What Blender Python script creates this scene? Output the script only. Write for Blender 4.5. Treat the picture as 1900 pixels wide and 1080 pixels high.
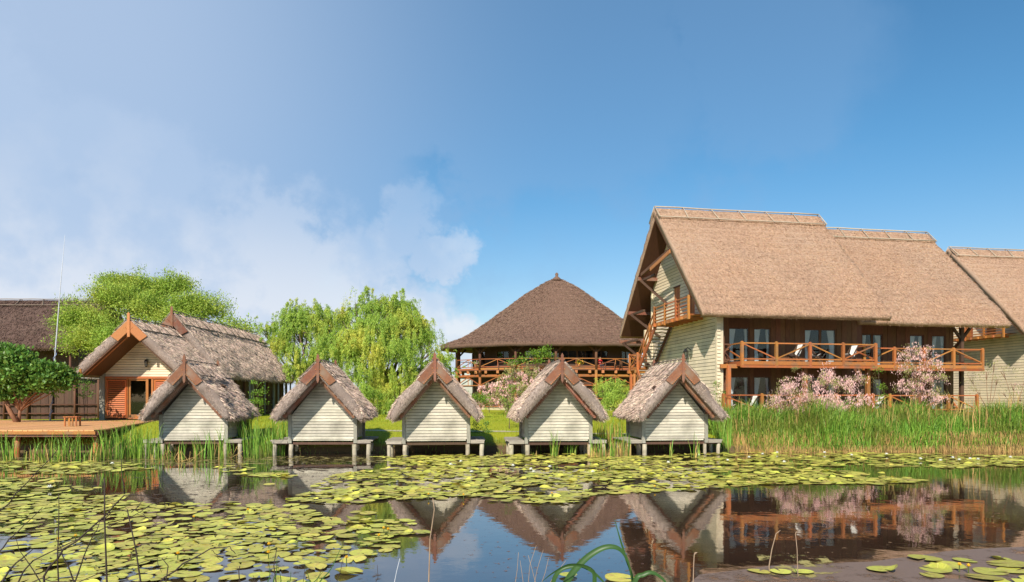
import bpy, math, random
import numpy as np
from mathutils import Vector, Matrix, noise as mnoise
S = bpy.context.scene
for o in list(bpy.data.objects): bpy.data.objects.remove(o)
PI = math.pi; R = math.radians
COL = S.collection
FPX, HY, CAMH = 1300.0, 740.0, 2.3
def at(px, py, D):
    """a photograph position at a distance D along the view axis, in metres"""
    return Vector(((px-950)/FPX*D, D, CAMH+(HY-py)/FPX*D))
def on_water(px, py):
    D = CAMH*FPX/(py-HY); return ((px-950)/FPX*D, D)

# ---------------------------------------------------------------- camera
cd = bpy.data.cameras.new('camera'); cam = bpy.data.objects.new('camera', cd); COL.objects.link(cam)
cam.location = (0, 0, CAMH); cam.rotation_euler = (R(90), 0, 0)
cd.sensor_width = 36; cd.lens = 36*FPX/1900; cd.shift_y = (HY-540)/1900
cd.clip_start = .1; cd.clip_end = 6000
S.camera = cam
# ---------------------------------------------------------------- light
LX, LY, LZ = .324, 1.027, -.81           # the way the sunlight travels
sun_el = math.atan2(-LZ, math.hypot(LX, LY)); 
sd = bpy.data.lights.new('sun', 'SUN'); sd.energy = 4.9; sd.angle = R(.55); sd.color = (1, .91, .77)
sun = bpy.data.objects.new('sun', sd); COL.objects.link(sun)
sun.rotation_euler = Vector((LX, LY, LZ)).to_track_quat('-Z', 'Y').to_euler(); sun.location = (-20, -40, 60)
W = bpy.data.worlds.new('World'); S.world = W; W.use_nodes = True
wn, wl = W.node_tree.nodes, W.node_tree.links; wn.clear()
def N(t, **k):
    n = wn.new(t)
    for a, b in k.items():
        if a.startswith('i_'):
            key = a[2:]; n.inputs[int(key) if key.isdigit() else key].default_value = b
        else: setattr(n, a, b)
    return n
def vm(op, a, b=None):
    n = N('ShaderNodeVectorMath', operation=op)
    for i, v in enumerate((a, b)):
        if v is None: continue
        if isinstance(v, (tuple, Vector)): n.inputs[i].default_value = tuple(v)
        else: wl.new(v, n.inputs[i])
    return n
def mt(op, a, b=None, clamp=False):
    n = N('ShaderNodeMath', operation=op, use_clamp=clamp)
    for i, v in enumerate((a, b)):
        if v is None: continue
        if isinstance(v, (int, float)): n.inputs[i].default_value = v
        else: wl.new(v, n.inputs[i])
    return n.outputs[0]
def mapr(x, a, b, c, d, kind='SMOOTHSTEP'):
    n = N('ShaderNodeMapRange', interpolation_type=kind); wl.new(x, n.inputs[0])
    for i, v in enumerate((a, b, c, d)): n.inputs[i+1].default_value = v
    return n.outputs[0]
sky = N('ShaderNodeTexSky', sky_type='NISHITA', sun_disc=False, sun_elevation=sun_el,
        sun_rotation=math.atan2(-LX, -LY), altitude=0, air_density=1.0, dust_density=.6, ozone_density=2.2)
tc = N('ShaderNodeTexCoord'); d = vm('NORMALIZE', tc.outputs['Generated']).outputs[0]
sep = N('ShaderNodeSeparateXYZ'); wl.new(d, sep.inputs[0])
zz = mt('ADD', mt('MAXIMUM', sep.outputs[2], 0.0), .22)
cmb = N('ShaderNodeCombineXYZ'); wl.new(mt('DIVIDE', sep.outputs[0], zz), cmb.inputs[0]); wl.new(mt('DIVIDE', sep.outputs[1], zz), cmb.inputs[1])
nz = N('ShaderNodeTexNoise', i_Scale=1.15, i_Detail=9.0, i_Roughness=.56, i_Distortion=.25); wl.new(cmb.outputs[0], nz.inputs['Vector'])
nz2 = N('ShaderNodeTexNoise', i_Scale=9.0, i_Detail=8.0, i_Roughness=.6); wl.new(d, nz2.inputs['Vector'])
warp = N('ShaderNodeTexNoise', i_Scale=9.0, i_Detail=6.0, i_Roughness=.6); wl.new(d, warp.inputs['Vector'])
wsc = N('ShaderNodeVectorMath', operation='SCALE'); wl.new(vm('SUBTRACT', warp.outputs['Color'], (.5, .5, .5)).outputs[0], wsc.inputs[0]); wsc.inputs['Scale'].default_value = .16
dw = vm('ADD', d, wsc.outputs[0]).outputs[0]
def blobs(lst):
    m = None
    for (px, py, rad) in lst:
        v = Vector(((px-950)/FPX, 1, (HY-py)/FPX)).normalized(); ds = vm('DISTANCE', dw, v).outputs['Value']
        b = mt('SUBTRACT', 1.0, mt('DIVIDE', ds, rad)); m = b if m is None else mt('MAXIMUM', m, b)
    return m
def rgb(fac, c1, c2):
    n = N('ShaderNodeMix', data_type='RGBA')
    if isinstance(fac, (int, float)): n.inputs[0].default_value = fac
    else: wl.new(fac, n.inputs[0])
    for k, c in ((6, c1), (7, c2)):
        if isinstance(c, tuple): n.inputs[k].default_value = (*c, 1)
        else: wl.new(c, n.inputs[k])
    return n.outputs[2]
wide = mt('MULTIPLY', mt('SUBTRACT', nz.outputs[0], .5), 2.2); fine = mt('MULTIPLY', mt('SUBTRACT', nz2.outputs[0], .5), 1.5)
west = mapr(sep.outputs[0], -.75, .25, .30, -.8)
# a thin high veil, thickest in the west
veil = mt('ADD', blobs([(60, 160, .70), (420, 180, .40), (560, 330, .24), (700, 100, .22), (250, 420, .40), (900, 230, .17), (1150, 200, .18), (1420, 130, .20), (1010, 40, .26), (1120, 290, .07), (1500, 215, .08)]), mt('ADD', mt('MULTIPLY', wide, .32), mt('MULTIPLY', fine, .75)))
veil = mt('MULTIPLY', mapr(mt('MAXIMUM', veil, west), .10, .50, 0, 1), mapr(sep.outputs[0], -.45, .10, .84, .30))
veilc = rgb(mapr(vm('DISTANCE', d, Vector((-950/FPX, 1, HY/FPX)).normalized()).outputs['Value'], 0, .75, 0, 1), (4.1, 5.2, 7.0), (2.15, 3.7, 6.0))
# cumulus low in the west with ragged edges
nz3 = N('ShaderNodeTexNoise', i_Scale=7.5, i_Detail=12.0, i_Roughness=.62); wl.new(d, nz3.inputs['Vector'])
cum = mt('ADD', blobs([(30, 520, .30), (210, 500, .22), (400, 500, .13), (500, 470, .10), (600, 530, .13), (560, 610, .22), (748, 395, .066), (826, 462, .046), (852, 498, .040), (700, 500, .09), (780, 610, .11), (880, 635, .07), (380, 470, .06), (420, 450, .05), (1180, 640, .05)]),
         mt('MULTIPLY', mt('SUBTRACT', nz3.outputs[0], .5), 1.8))
west2 = mt('ADD', mapr(sep.outputs[0], -.95, -.5, .6, -1.2), mt('ADD', wide, mapr(sep.outputs[2], .1, .5, 0, -1.5)))
cumf = mt('MULTIPLY', mapr(mt('MAXIMUM', cum, west2), .08, .46, 0, 1), mapr(sep.outputs[2], .06, .34, .85, .28))
nz4 = N('ShaderNodeTexNoise', i_Scale=6.0, i_Detail=8.0, i_Roughness=.55); wl.new(vm('ADD', d, (.0, .0, -.045)).outputs[0], nz4.inputs['Vector'])
lit = mt('ADD', mapr(nz4.outputs[0], .42, .60, 0, 1), mapr(sep.outputs[2], .06, .30, .45, -.25), clamp=True)
cumc = rgb(mt('MULTIPLY', lit, mapr(sep.outputs[2], .12, .34, 1.0, .45)), (4.5, 5.6, 7.3), (7.1, 7.4, 8.0))
tint = N('ShaderNodeMix', data_type='RGBA', blend_type='MULTIPLY', i_0=1.0); wl.new(sky.outputs[0], tint.inputs[6]); tg_ = N('ShaderNodeMix', data_type='RGBA'); wl.new(mapr(sep.outputs[2], .02, .34, 0, 1), tg_.inputs[0])
tg_.inputs[6].default_value = (1.05, 1.03, 1.0, 1); tg_.inputs[7].default_value = (.58, 1.03, 1.17, 1); wl.new(tg_.outputs[2], tint.inputs[7])
s1 = rgb(veil, tint.outputs[2], veilc); s2 = rgb(cumf, s1, cumc)
bg = N('ShaderNodeBackground'); bg.inputs[1].default_value = .088; wl.new(s2, bg.inputs[0])
wo = N('ShaderNodeOutputWorld'); wl.new(bg.outputs[0], wo.inputs[0])
S.view_settings.view_transform = 'Standard'; S.view_settings.look = 'None'
S.view_settings.exposure = 0.42; S.view_settings.gamma = 1; S.view_settings.use_curve_mapping = False
S.render.engine = 'CYCLES'
S.cycles.max_bounces = 6; S.cycles.transparent_max_bounces = 12

# ---------------------------------------------------------------- materials
def material(name, c1, c2=None, scale=4.0, stretch=(1, 1, 1), rough=.8, bump=0.0, bscale=None, island=0.0, objrand=0.0,
             spec=.3, transl=None, detail=6, c3=None, c3scale=.4, c3lo=.45, c3hi=.65, bstretch=None, bdist=.02, space='Object'):
    m = bpy.data.materials.new(name); m.use_nodes = True; nt = m.node_tree; n, l = nt.nodes, nt.links; n.clear()
    out = n.new('ShaderNodeOutputMaterial'); p = n.new('ShaderNodeBsdfPrincipled')
    p.inputs['Roughness'].default_value = rough; p.inputs['Specular IOR Level'].default_value = spec
    t = n.new('ShaderNodeTexCoord'); mp = n.new('ShaderNodeMapping'); l.new(t.outputs[space], mp.inputs[0]); mp.inputs['Scale'].default_value = stretch
    if objrand:
        oi = n.new('ShaderNodeObjectInfo'); mo = n.new('ShaderNodeMath'); mo.operation = 'MULTIPLY'; mo.inputs[1].default_value = 53.0; l.new(oi.outputs['Random'], mo.inputs[0]); l.new(mo.outputs[0], mp.inputs['Location'])
    c2 = c2 or tuple(x*.7 for x in c1)
    nn = n.new('ShaderNodeTexNoise'); nn.inputs['Scale'].default_value = scale; nn.inputs['Detail'].default_value = detail; nn.inputs['Roughness'].default_value = .65
    l.new(mp.outputs[0], nn.inputs['Vector'])
    rmp = n.new('ShaderNodeMapRange'); rmp.inputs[1].default_value = .3; rmp.inputs[2].default_value = .7; l.new(nn.outputs[0], rmp.inputs[0])
    mxx = n.new('ShaderNodeMix'); mxx.data_type = 'RGBA'; l.new(rmp.outputs[0], mxx.inputs[0]); mxx.inputs[6].default_value = (*c1, 1); mxx.inputs[7].default_value = (*c2, 1)
    cur = mxx.outputs[2]
    if c3:
        n3 = n.new('ShaderNodeTexNoise'); n3.inputs['Scale'].default_value = c3scale; n3.inputs['Detail'].default_value = 4; l.new(t.outputs[space], n3.inputs['Vector'])
        r3 = n.new('ShaderNodeMapRange'); r3.inputs[1].default_value = c3lo; r3.inputs[2].default_value = c3hi; l.new(n3.outputs[0], r3.inputs[0])
        m3 = n.new('ShaderNodeMix'); m3.data_type = 'RGBA'; l.new(r3.outputs[0], m3.inputs[0]); l.new(cur, m3.inputs[6]); m3.inputs[7].default_value = (*c3, 1); cur = m3.outputs[2]
    if island or objrand:
        hs = n.new('ShaderNodeHueSaturation'); l.new(cur, hs.inputs['Color'])
        if island:
            g = n.new('ShaderNodeNewGeometry'); src = g.outputs['Random Per Island']; amt = island
        else:
            g = n.new('ShaderNodeObjectInfo'); src = g.outputs['Random']; amt = objrand
        r4 = n.new('ShaderNodeMapRange'); l.new(src, r4.inputs[0]); r4.inputs[3].default_value = 1-amt; r4.inputs[4].default_value = 1+amt; l.new(r4.outputs[0], hs.inputs['Value'])
        r5 = n.new('ShaderNodeMapRange'); mm = n.new('ShaderNodeMath'); mm.operation = 'FRACT'; m7 = n.new('ShaderNodeMath'); m7.operation = 'MULTIPLY'; m7.inputs[1].default_value = 7.3
        l.new(src, m7.inputs[0]); l.new(m7.outputs[0], mm.inputs[0]); l.new(mm.outputs[0], r5.inputs[0]); r5.inputs[3].default_value = .5-amt*.07; r5.inputs[4].default_value = .5+amt*.07; l.new(r5.outputs[0], hs.inputs['Hue'])
        cur = hs.outputs[0]
    l.new(cur, p.inputs['Base Color'])
    if bump:
        nb = n.new('ShaderNodeTexNoise'); nb.inputs['Scale'].default_value = bscale or scale*3; nb.inputs['Detail'].default_value = 5
        mb = n.new('ShaderNodeMapping'); l.new(t.outputs[space], mb.inputs[0]); mb.inputs['Scale'].default_value = bstretch or stretch; l.new(mb.outputs[0], nb.inputs['Vector'])
        bp = n.new('ShaderNodeBump'); bp.inputs['Strength'].default_value = bump; bp.inputs['Distance'].default_value = bdist; l.new(nb.outputs[0], bp.inputs['Height']); l.new(bp.outputs[0], p.inputs['Normal'])
    if transl:
        tr = n.new('ShaderNodeBsdfTranslucent'); l.new(cur, tr.inputs[0]); ms = n.new('ShaderNodeMixShader'); ms.inputs[0].default_value = transl
        l.new(p.outputs[0], ms.inputs[1]); l.new(tr.outputs[0], ms.inputs[2]); l.new(ms.outputs[0], out.inputs[0])
    else: l.new(p.outputs[0], out.inputs[0])
    return m
M = {}
M['pale'] = material('pale_painted_boards', (0.57, 0.525, 0.43), (0.38, 0.355, 0.3), 3, (1.2, 8, 9), .75, .35, 14, objrand=.17, c3=(.29, .27, .22), c3scale=1.3, c3lo=.48, c3hi=.72, bstretch=(1, 8, 12))
M['cream'] = material('cream_painted_boards', (0.76, 0.635, 0.46), (0.62, 0.52, 0.38), 2, (1, 1, 8), .75, .25, 12, objrand=.10, bstretch=(1, 1, 10), c3=(.46, .40, .31), c3scale=.8, c3lo=.5, c3hi=.75)
M['postgrey'] = material('weathered_grey_wood', (0.34, 0.325, 0.27), (0.21, 0.2, 0.17), 5, (6, 6, 1), .85, .4, 20, objrand=.12)
M['pile'] = material('pale_round_log', (0.44, 0.39, 0.3), (0.3, 0.26, 0.19), 6, (5, 5, 1), .85, .4, 16, objrand=.12, c3=(.17, .15, .10), c3scale=3, c3lo=.5, c3hi=.7)
M['deck'] = material('weathered_deck_plank', (0.38, 0.34, 0.28), (0.24, 0.21, 0.17), 5, (1, 8, 8), .85, .4, 20, objrand=.15)
M['decko'] = material('orange_deck_plank', (0.72, 0.37, 0.15), (0.58, 0.29, 0.12), 4, (8, 1, 8), .75, .3, 16, objrand=.10)  # orange is the left deck's own wood tone
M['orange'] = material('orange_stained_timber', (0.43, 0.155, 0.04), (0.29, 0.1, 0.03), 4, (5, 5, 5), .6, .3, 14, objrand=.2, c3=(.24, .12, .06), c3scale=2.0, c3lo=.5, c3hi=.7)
M['shutter'] = material('red_orange_shutter', (.46, .12, .025), (.34, .08, .02), 4, (5, 5, 5), .5, .2, 14, objrand=.08)
M['barge'] = material('red_brown_barge_board', (0.24, 0.095, 0.05), (0.14, 0.06, 0.036), 5, (3, 3, 3), .75, .4, 16, objrand=.15, c3=(.20, .13, .095), c3scale=2.6, c3lo=.45, c3hi=.70)
M['barge2'] = material('bright_barge_board', (.46, .19, .07), (.35, .13, .05), 5, (3, 3, 3), .7, .3, 16, objrand=.1)
M['dark'] = material('dark_brown_timber', (0.1, 0.055, 0.034), (0.065, 0.036, 0.024), 3, (6, 6, 1), .7, .3, 10, objrand=.15)
M['brown'] = material('brown_timber', (.15, .065, .035), (.09, .04, .025), 3, (6, 6, 1), .7, .3, 10, objrand=.12)
M['facade'] = material('warm_brown_facade_board', (.19, .085, .04), (.115, .052, .028), 3, (6, 6, 1), .7, .3, 10, objrand=.18)
M['soffit'] = material('brown_boarded_soffit', (.13, .055, .032), (.08, .035, .02), 3, (1, 14, 1), .8, .3, 8)
M['pole'] = material('grey_roof_pole', (.27, .21, .17), (.17, .13, .105), 6, (4, 1, 4), .9, .3, 18, objrand=.15)
M['polelight'] = material('pale_roof_pole', (.52, .43, .33), (.36, .29, .22), 6, (4, 1, 4), .9, .3, 18, objrand=.12)
M['thatch_hut'] = material('grey_reed_thatch', (0.48, 0.38, 0.33), (0.12, 0.09, 0.078), 11, (1.6, 1.6, .9), .95, .9, 26, c3=(.24, .185, .16), c3scale=1.0, bdist=.05, c3lo=.42, c3hi=.62)
M['straw_hut'] = material('grey_reed_straw', (0.8, 0.62, 0.51), (0.35, 0.26, 0.205), 9, (1, 1, .7), .9, island=.45, c3=(.33, .25, .21), c3scale=5.0, c3lo=.50, c3hi=.66)
M['thatch_big'] = material('brown_reed_thatch', (0.5, 0.325, 0.225), (0.28, 0.175, 0.12), 6, (1.2, 1.2, .8), .95, .8, 22, c3=(.40, .275, .20), c3scale=.22, bdist=.05, c3lo=.4, c3hi=.65)
M['straw_big'] = material('brown_reed_straw', (0.61, 0.405, 0.27), (0.44, 0.285, 0.19), 6, (1, 1, .7), .9, island=.26, c3=(.44, .295, .21), c3scale=.35)
M['thatch_cone'] = material('dark_brown_reed_thatch', (0.22, 0.13, 0.095), (0.135, 0.08, 0.06), 5, (5, 5, 8), .95, .8, 16, c3=(.18, .11, .08), c3scale=.25, bdist=.06)  # darker than other roofs: the slope's dimmer light is in the colour
M['straw_cone'] = material('dark_brown_straw', (.31, .195, .14), (.16, .10, .073), 3, (1, 1, 2.5), .9, island=.28)  # straw darkened likewise, slope shade put into its colour
M['thatch_old'] = material('old_dark_thatch', (.155, .095, .075), (.10, .06, .05), 5, (12, 5, 4), .95, .8, 16, bdist=.06, c3=(.14, .09, .07), c3scale=.2)
M['straw_old'] = material('old_dark_straw', (.19, .12, .095), (.125, .078, .062), 3, (1, 1, 1), .9, island=.32)
M['leaf_willow'] = material('willow_leaf', (0.4, 0.54, 0.09), (0.24, 0.38, 0.05), .55, (1, 1, 1), .55, island=.30, transl=.35, c3=(.58, .58, .09), c3scale=.32, c3lo=.50, c3hi=.66)
M['leaf_tree'] = material('light_green_leaf', (0.4, 0.52, 0.08), (0.24, 0.37, 0.05), .5, (1, 1, 1), .55, island=.30, transl=.35, c3=(.42, .48, .08), c3scale=.35)
M['leaf_dark'] = material('glossy_dark_leaf', (0.16, 0.29, 0.045), (0.07, 0.16, 0.025), 1.2, (1, 1, 1), .45, island=.30, transl=.22)
M['leaf_bush'] = material('fresh_bush_leaf', (0.22, 0.36, 0.035), (0.11, 0.21, 0.025), 1.2, (1, 1, 1), .5, island=.28, transl=.3)
M['tam_green'] = material('tamarisk_green', (0.36, 0.34, 0.11), (0.22, 0.22, 0.08), 1.5, (1, 1, 1), .7, island=.25, transl=.25)
M['tam_pink'] = material('tamarisk_pink_plume', (0.85, 0.58, 0.53), (0.72, 0.42, 0.4), 2, (1, 1, 1), .8, island=.22, transl=.25)
M['bark'] = material('grey_brown_bark', (.16, .11, .08), (.09, .065, .05), 6, (3, 3, 1), .9, .5, 14)
M['bark_red'] = material('reddish_bark', (.30, .14, .075), (.17, .085, .05), 6, (3, 3, 1), .9, .5, 14)
M['twig'] = material('dead_twig', (.055, .038, .03), (.03, .02, .018), 20, (1, 1, 1), .8)
M['twigpale'] = material('dry_pale_stem', (.34, .24, .16), (.24, .16, .11), 20, (1, 1, 1), .8)
M['reed'] = material('green_reed_blade', (0.26, 0.44, 0.06), (0.15, 0.3, 0.035), .8, (1, 1, 1), .5, island=.32, transl=.3, c3=(.22, .27, .045), c3scale=.5)
M['reeddry'] = material('dry_reed_blade', (0.52, 0.35, 0.12), (0.38, 0.24, 0.09), 1.2, (1, 1, 1), .8, island=.30, transl=.15)
M['reedleaf'] = material('near_reed_leaf', (0.05, 0.12, 0.03), (0.035, 0.085, 0.02), 6, (1, 1, 1), .4, transl=.25)
M['grass'] = material('lawn_blade', (0.34, 0.4, 0.03), (0.25, 0.33, 0.025), .5, (1, 1, 1), .6, island=.22, transl=.3)
M['pad'] = material('lily_pad', (0.56, 0.5, 0.09), (0.38, 0.4, 0.06), 5, (1, 1, 1), .5, .12, 9, objrand=.26, spec=.25, c3=(.36, .25, .08), c3scale=1.6, c3lo=.52, c3hi=.72)
M['pads'] = material('lily_pad_mass', (0.56, 0.5, 0.09), (0.38, 0.4, 0.06), 3, (1, 1, 1), .5, .1, 9, island=.22, spec=.25, c3=(.36, .26, .08), c3scale=2.2, c3lo=.52, c3hi=.70)
M['white_petal'] = material('white_petal', (.85, .85, .80), (.75, .75, .7), 5, rough=.5)
M['yellow_petal'] = material('yellow_petal', (.85, .52, .03), (.75, .42, .02), 5, rough=.5)
M['stemgreen'] = material('water_stem', (.10, .13, .03), None, 5)
M['curtain'] = material('pale_curtain', (0.85, 0.86, 0.88), (0.74, 0.76, 0.8), 5, (14, 14, .4), .9, .5, 10, bstretch=(14, 14, .3))
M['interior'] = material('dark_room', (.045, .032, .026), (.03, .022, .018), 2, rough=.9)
M['fabric'] = material('white_canvas', (.78, .77, .74), None, 5, rough=.9)
M['black'] = material('black_metal', (.02, .02, .02), None, 5, rough=.4, spec=.5)
M['polewhite'] = material('white_painted_pole', (0.55, 0.57, 0.62), (0.42, 0.44, 0.5), 8, rough=.5)
M['rope'] = material('blue_white_rope', (.28, .38, .62), (.2, .28, .5), 8, rough=.7)
M['path'] = material('pale_path', (.48, .42, .28), (.36, .33, .19), 3, rough=.9, c3=(.22, .27, .05), c3scale=1.2, c3lo=.5, c3hi=.62)
M['redcloth'] = material('red_cloth', (.55, .03, .03), None, 6, rough=.8)
M['skin'] = material('skin', (.55, .33, .24), (.5, .29, .2), 6, rough=.6)
M['hair'] = material('dark_hair', (.04, .025, .02), None, 6, rough=.7)
M['jeans'] = material('dark_trousers', (.05, .06, .09), None, 6, rough=.8)
M['terracotta'] = material('terracotta', (.45, .17, .08), None, 6, rough=.8)

def pad_detail(m):
    nt = m.node_tree; n, l = nt.nodes, nt.links; p = [x for x in n if x.type == 'BSDF_PRINCIPLED'][0]; src = p.inputs['Base Color'].links[0].from_socket
    t = n.new('ShaderNodeTexCoord'); s = n.new('ShaderNodeSeparateXYZ'); l.new(t.outputs['Object'], s.inputs[0])
    ln = n.new('ShaderNodeVectorMath'); ln.operation = 'LENGTH'; l.new(t.outputs['Object'], ln.inputs[0]); r = n.new('ShaderNodeMapRange'); r.inputs[1].default_value = .86; r.inputs[2].default_value = 1.0; r.inputs[4].default_value = .75; l.new(ln.outputs['Value'], r.inputs[0])
    mx = n.new('ShaderNodeMix'); mx.data_type = 'RGBA'; l.new(r.outputs[0], mx.inputs[0]); l.new(src, mx.inputs[6]); mx.inputs[7].default_value = (.26, .20, .05, 1)
    at_ = n.new('ShaderNodeMath'); at_.operation = 'ARCTAN2'; l.new(s.outputs[1], at_.inputs[0]); l.new(s.outputs[0], at_.inputs[1])
    m1 = n.new('ShaderNodeMath'); m1.operation = 'MULTIPLY'; m1.inputs[1].default_value = 9; l.new(at_.outputs[0], m1.inputs[0]); si = n.new('ShaderNodeMath'); si.operation = 'COSINE'; l.new(m1.outputs[0], si.inputs[0])
    r2 = n.new('ShaderNodeMapRange'); r2.inputs[1].default_value = .86; r2.inputs[2].default_value = 1; r2.inputs[4].default_value = .35; l.new(si.outputs[0], r2.inputs[0])
    m2 = n.new('ShaderNodeMix'); m2.data_type = 'RGBA'; l.new(r2.outputs[0], m2.inputs[0]); l.new(mx.outputs[2], m2.inputs[6]); m2.inputs[7].default_value = (.60, .58, .16, 1); l.new(m2.outputs[2], p.inputs['Base Color'])
pad_detail(M['pad'])
def glass_mat():
    m = bpy.data.materials.new('window_glass'); m.use_nodes = True; n, l = m.node_tree.nodes, m.node_tree.links; n.clear()
    o = n.new('ShaderNodeOutputMaterial'); g = n.new('ShaderNodeBsdfGlossy'); g.inputs['Roughness'].default_value = .03; t = n.new('ShaderNodeBsdfTransparent'); t.inputs[0].default_value = (.88, .90, .90, 1)
    f = n.new('ShaderNodeFresnel'); f.inputs[0].default_value = 1.35; a = n.new('ShaderNodeMath'); a.operation = 'ADD'; a.inputs[1].default_value = .02; l.new(f.outputs[0], a.inputs[0])
    x = n.new('ShaderNodeMixShader'); l.new(a.outputs[0], x.inputs[0]); l.new(t.outputs[0], x.inputs[1]); l.new(g.outputs[0], x.inputs[2]); l.new(x.outputs[0], o.inputs[0]); return m
M['glass'] = glass_mat()
def water_mat():
    m = bpy.data.materials.new('pond_water'); m.use_nodes = True; n, l = m.node_tree.nodes, m.node_tree.links; n.clear()
    o = n.new('ShaderNodeOutputMaterial'); g = n.new('ShaderNodeBsdfGlossy'); g.inputs['Roughness'].default_value = .025; g.inputs[0].default_value = (.90, .88, .86, 1)
    t = n.new('ShaderNodeTexCoord')
    df = n.new('ShaderNodeBsdfDiffuse')
    nn = n.new('ShaderNodeTexNoise'); nn.inputs['Scale'].default_value = .5; nn.inputs['Detail'].default_value = 7; l.new(t.outputs['Object'], nn.inputs['Vector'])
    rm = n.new('ShaderNodeMapRange'); rm.inputs[1].default_value = .35; rm.inputs[2].default_value = .65; l.new(nn.outputs[0], rm.inputs[0])
    mc = n.new('ShaderNodeMix'); mc.data_type = 'RGBA'; l.new(rm.outputs[0], mc.inputs[0]); mc.inputs[6].default_value = (.030, .019, .014, 1); mc.inputs[7].default_value = (.055, .034, .024, 1); l.new(mc.outputs[2], df.inputs[0])
    f = n.new('ShaderNodeFresnel'); f.inputs[0].default_value = 1.6
    a = n.new('ShaderNodeMath'); a.operation = 'ADD'; a.use_clamp = True; a.inputs[1].default_value = .16; l.new(f.outputs[0], a.inputs[0])
    nb = n.new('ShaderNodeTexNoise'); nb.inputs['Scale'].default_value = 2.4; nb.inputs['Detail'].default_value = 3; l.new(t.outputs['Object'], nb.inputs['Vector'])
    bp = n.new('ShaderNodeBump'); bp.inputs['Strength'].default_value = .16; bp.inputs['Distance'].default_value = .012; l.new(nb.outputs[0], bp.inputs['Height'])
    l.new(bp.outputs[0], g.inputs['Normal']); l.new(bp.outputs[0], f.inputs['Normal'])
    x = n.new('ShaderNodeMixShader'); l.new(a.outputs[0], x.inputs[0]); l.new(df.outputs[0], x.inputs[1]); l.new(g.outputs[0], x.inputs[2]); l.new(x.outputs[0], o.inputs[0]); return m
M['water'] = water_mat()
def scum_mat(name, c1, c2, scale, lo, hi, gloss):
    m = bpy.data.materials.new(name); m.use_nodes = True; n, l = m.node_tree.nodes, m.node_tree.links; n.clear()
    o = n.new('ShaderNodeOutputMaterial'); p = n.new('ShaderNodeBsdfPrincipled'); p.inputs['Roughness'].default_value = gloss
    t = n.new('ShaderNodeTexCoord'); nn = n.new('ShaderNodeTexNoise'); nn.inputs['Scale'].default_value = scale; nn.inputs['Detail'].default_value = 9; nn.inputs['Roughness'].default_value = .7
    mp = n.new('ShaderNodeMapping'); mp.inputs['Scale'].default_value = (1, 1, 1); l.new(t.outputs['Object'], mp.inputs[0]); l.new(mp.outputs[0], nn.inputs['Vector'])
    nc = n.new('ShaderNodeTexNoise'); nc.inputs['Scale'].default_value = 25; nc.inputs['Detail'].default_value = 5; l.new(t.outputs['Object'], nc.inputs['Vector'])
    mc = n.new('ShaderNodeMix'); mc.data_type = 'RGBA'; l.new(nc.outputs[0], mc.inputs[0]); mc.inputs[6].default_value = (*c1, 1); mc.inputs[7].default_value = (*c2, 1); l.new(mc.outputs[2], p.inputs['Base Color'])
    r = n.new('ShaderNodeMapRange'); r.inputs[1].default_value = lo; r.inputs[2].default_value = hi; r.interpolation_type = 'SMOOTHSTEP'; l.new(nn.outputs[0], r.inputs[0]); l.new(r.outputs[0], p.inputs['Alpha'])
    l.new(p.outputs[0], o.inputs[0]); return m
def ground_mat():
    m = bpy.data.materials.new('lawn_ground'); m.use_nodes = True; n, l = m.node_tree.nodes, m.node_tree.links; n.clear()
    o = n.new('ShaderNodeOutputMaterial'); p = n.new('ShaderNodeBsdfPrincipled'); p.inputs['Roughness'].default_value = .9; p.inputs['Specular IOR Level'].default_value = .1
    g = n.new('ShaderNodeNewGeometry'); s = n.new('ShaderNodeSeparateXYZ'); l.new(g.outputs['Position'], s.inputs[0])
    a = n.new('ShaderNodeTexNoise'); a.inputs['Scale'].default_value = .35; a.inputs['Detail'].default_value = 8; l.new(g.outputs['Position'], a.inputs['Vector'])
    b = n.new('ShaderNodeTexNoise'); b.inputs['Scale'].default_value = 9; b.inputs['Detail'].default_value = 6; l.new(g.outputs['Position'], b.inputs['Vector'])
    m1 = n.new('ShaderNodeMix'); m1.data_type = 'RGBA'; l.new(a.outputs[0], m1.inputs[0]); m1.inputs[6].default_value = (.33, .38, .022, 1); m1.inputs[7].default_value = (.44, .42, .03, 1)
    m2 = n.new('ShaderNodeMix'); m2.data_type = 'RGBA'; m2.blend_type = 'MULTIPLY'; m2.inputs[0].default_value = .45; l.new(m1.outputs[2], m2.inputs[6]); l.new(b.outputs[0], m2.inputs[7])
    r = n.new('ShaderNodeMapRange'); r.inputs[1].default_value = .22; r.inputs[2].default_value = .5; l.new(s.outputs[2], r.inputs[0])
    m3 = n.new('ShaderNodeMix'); m3.data_type = 'RGBA'; l.new(r.outputs[0], m3.inputs[0]); m3.inputs[6].default_value = (.10, .068, .038, 1); l.new(m2.outputs[2], m3.inputs[7]); l.new(m3.outputs[2], p.inputs['Base Color'])
    bp = n.new('ShaderNodeBump'); bp.inputs['Strength'].default_value = .5; bp.inputs['Distance'].default_value = .05; l.new(b.outputs[0], bp.inputs['Height']); l.new(bp.outputs[0], p.inputs['Normal'])
    l.new(p.outputs[0], o.inputs[0]); return m
M['ground'] = ground_mat()

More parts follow.
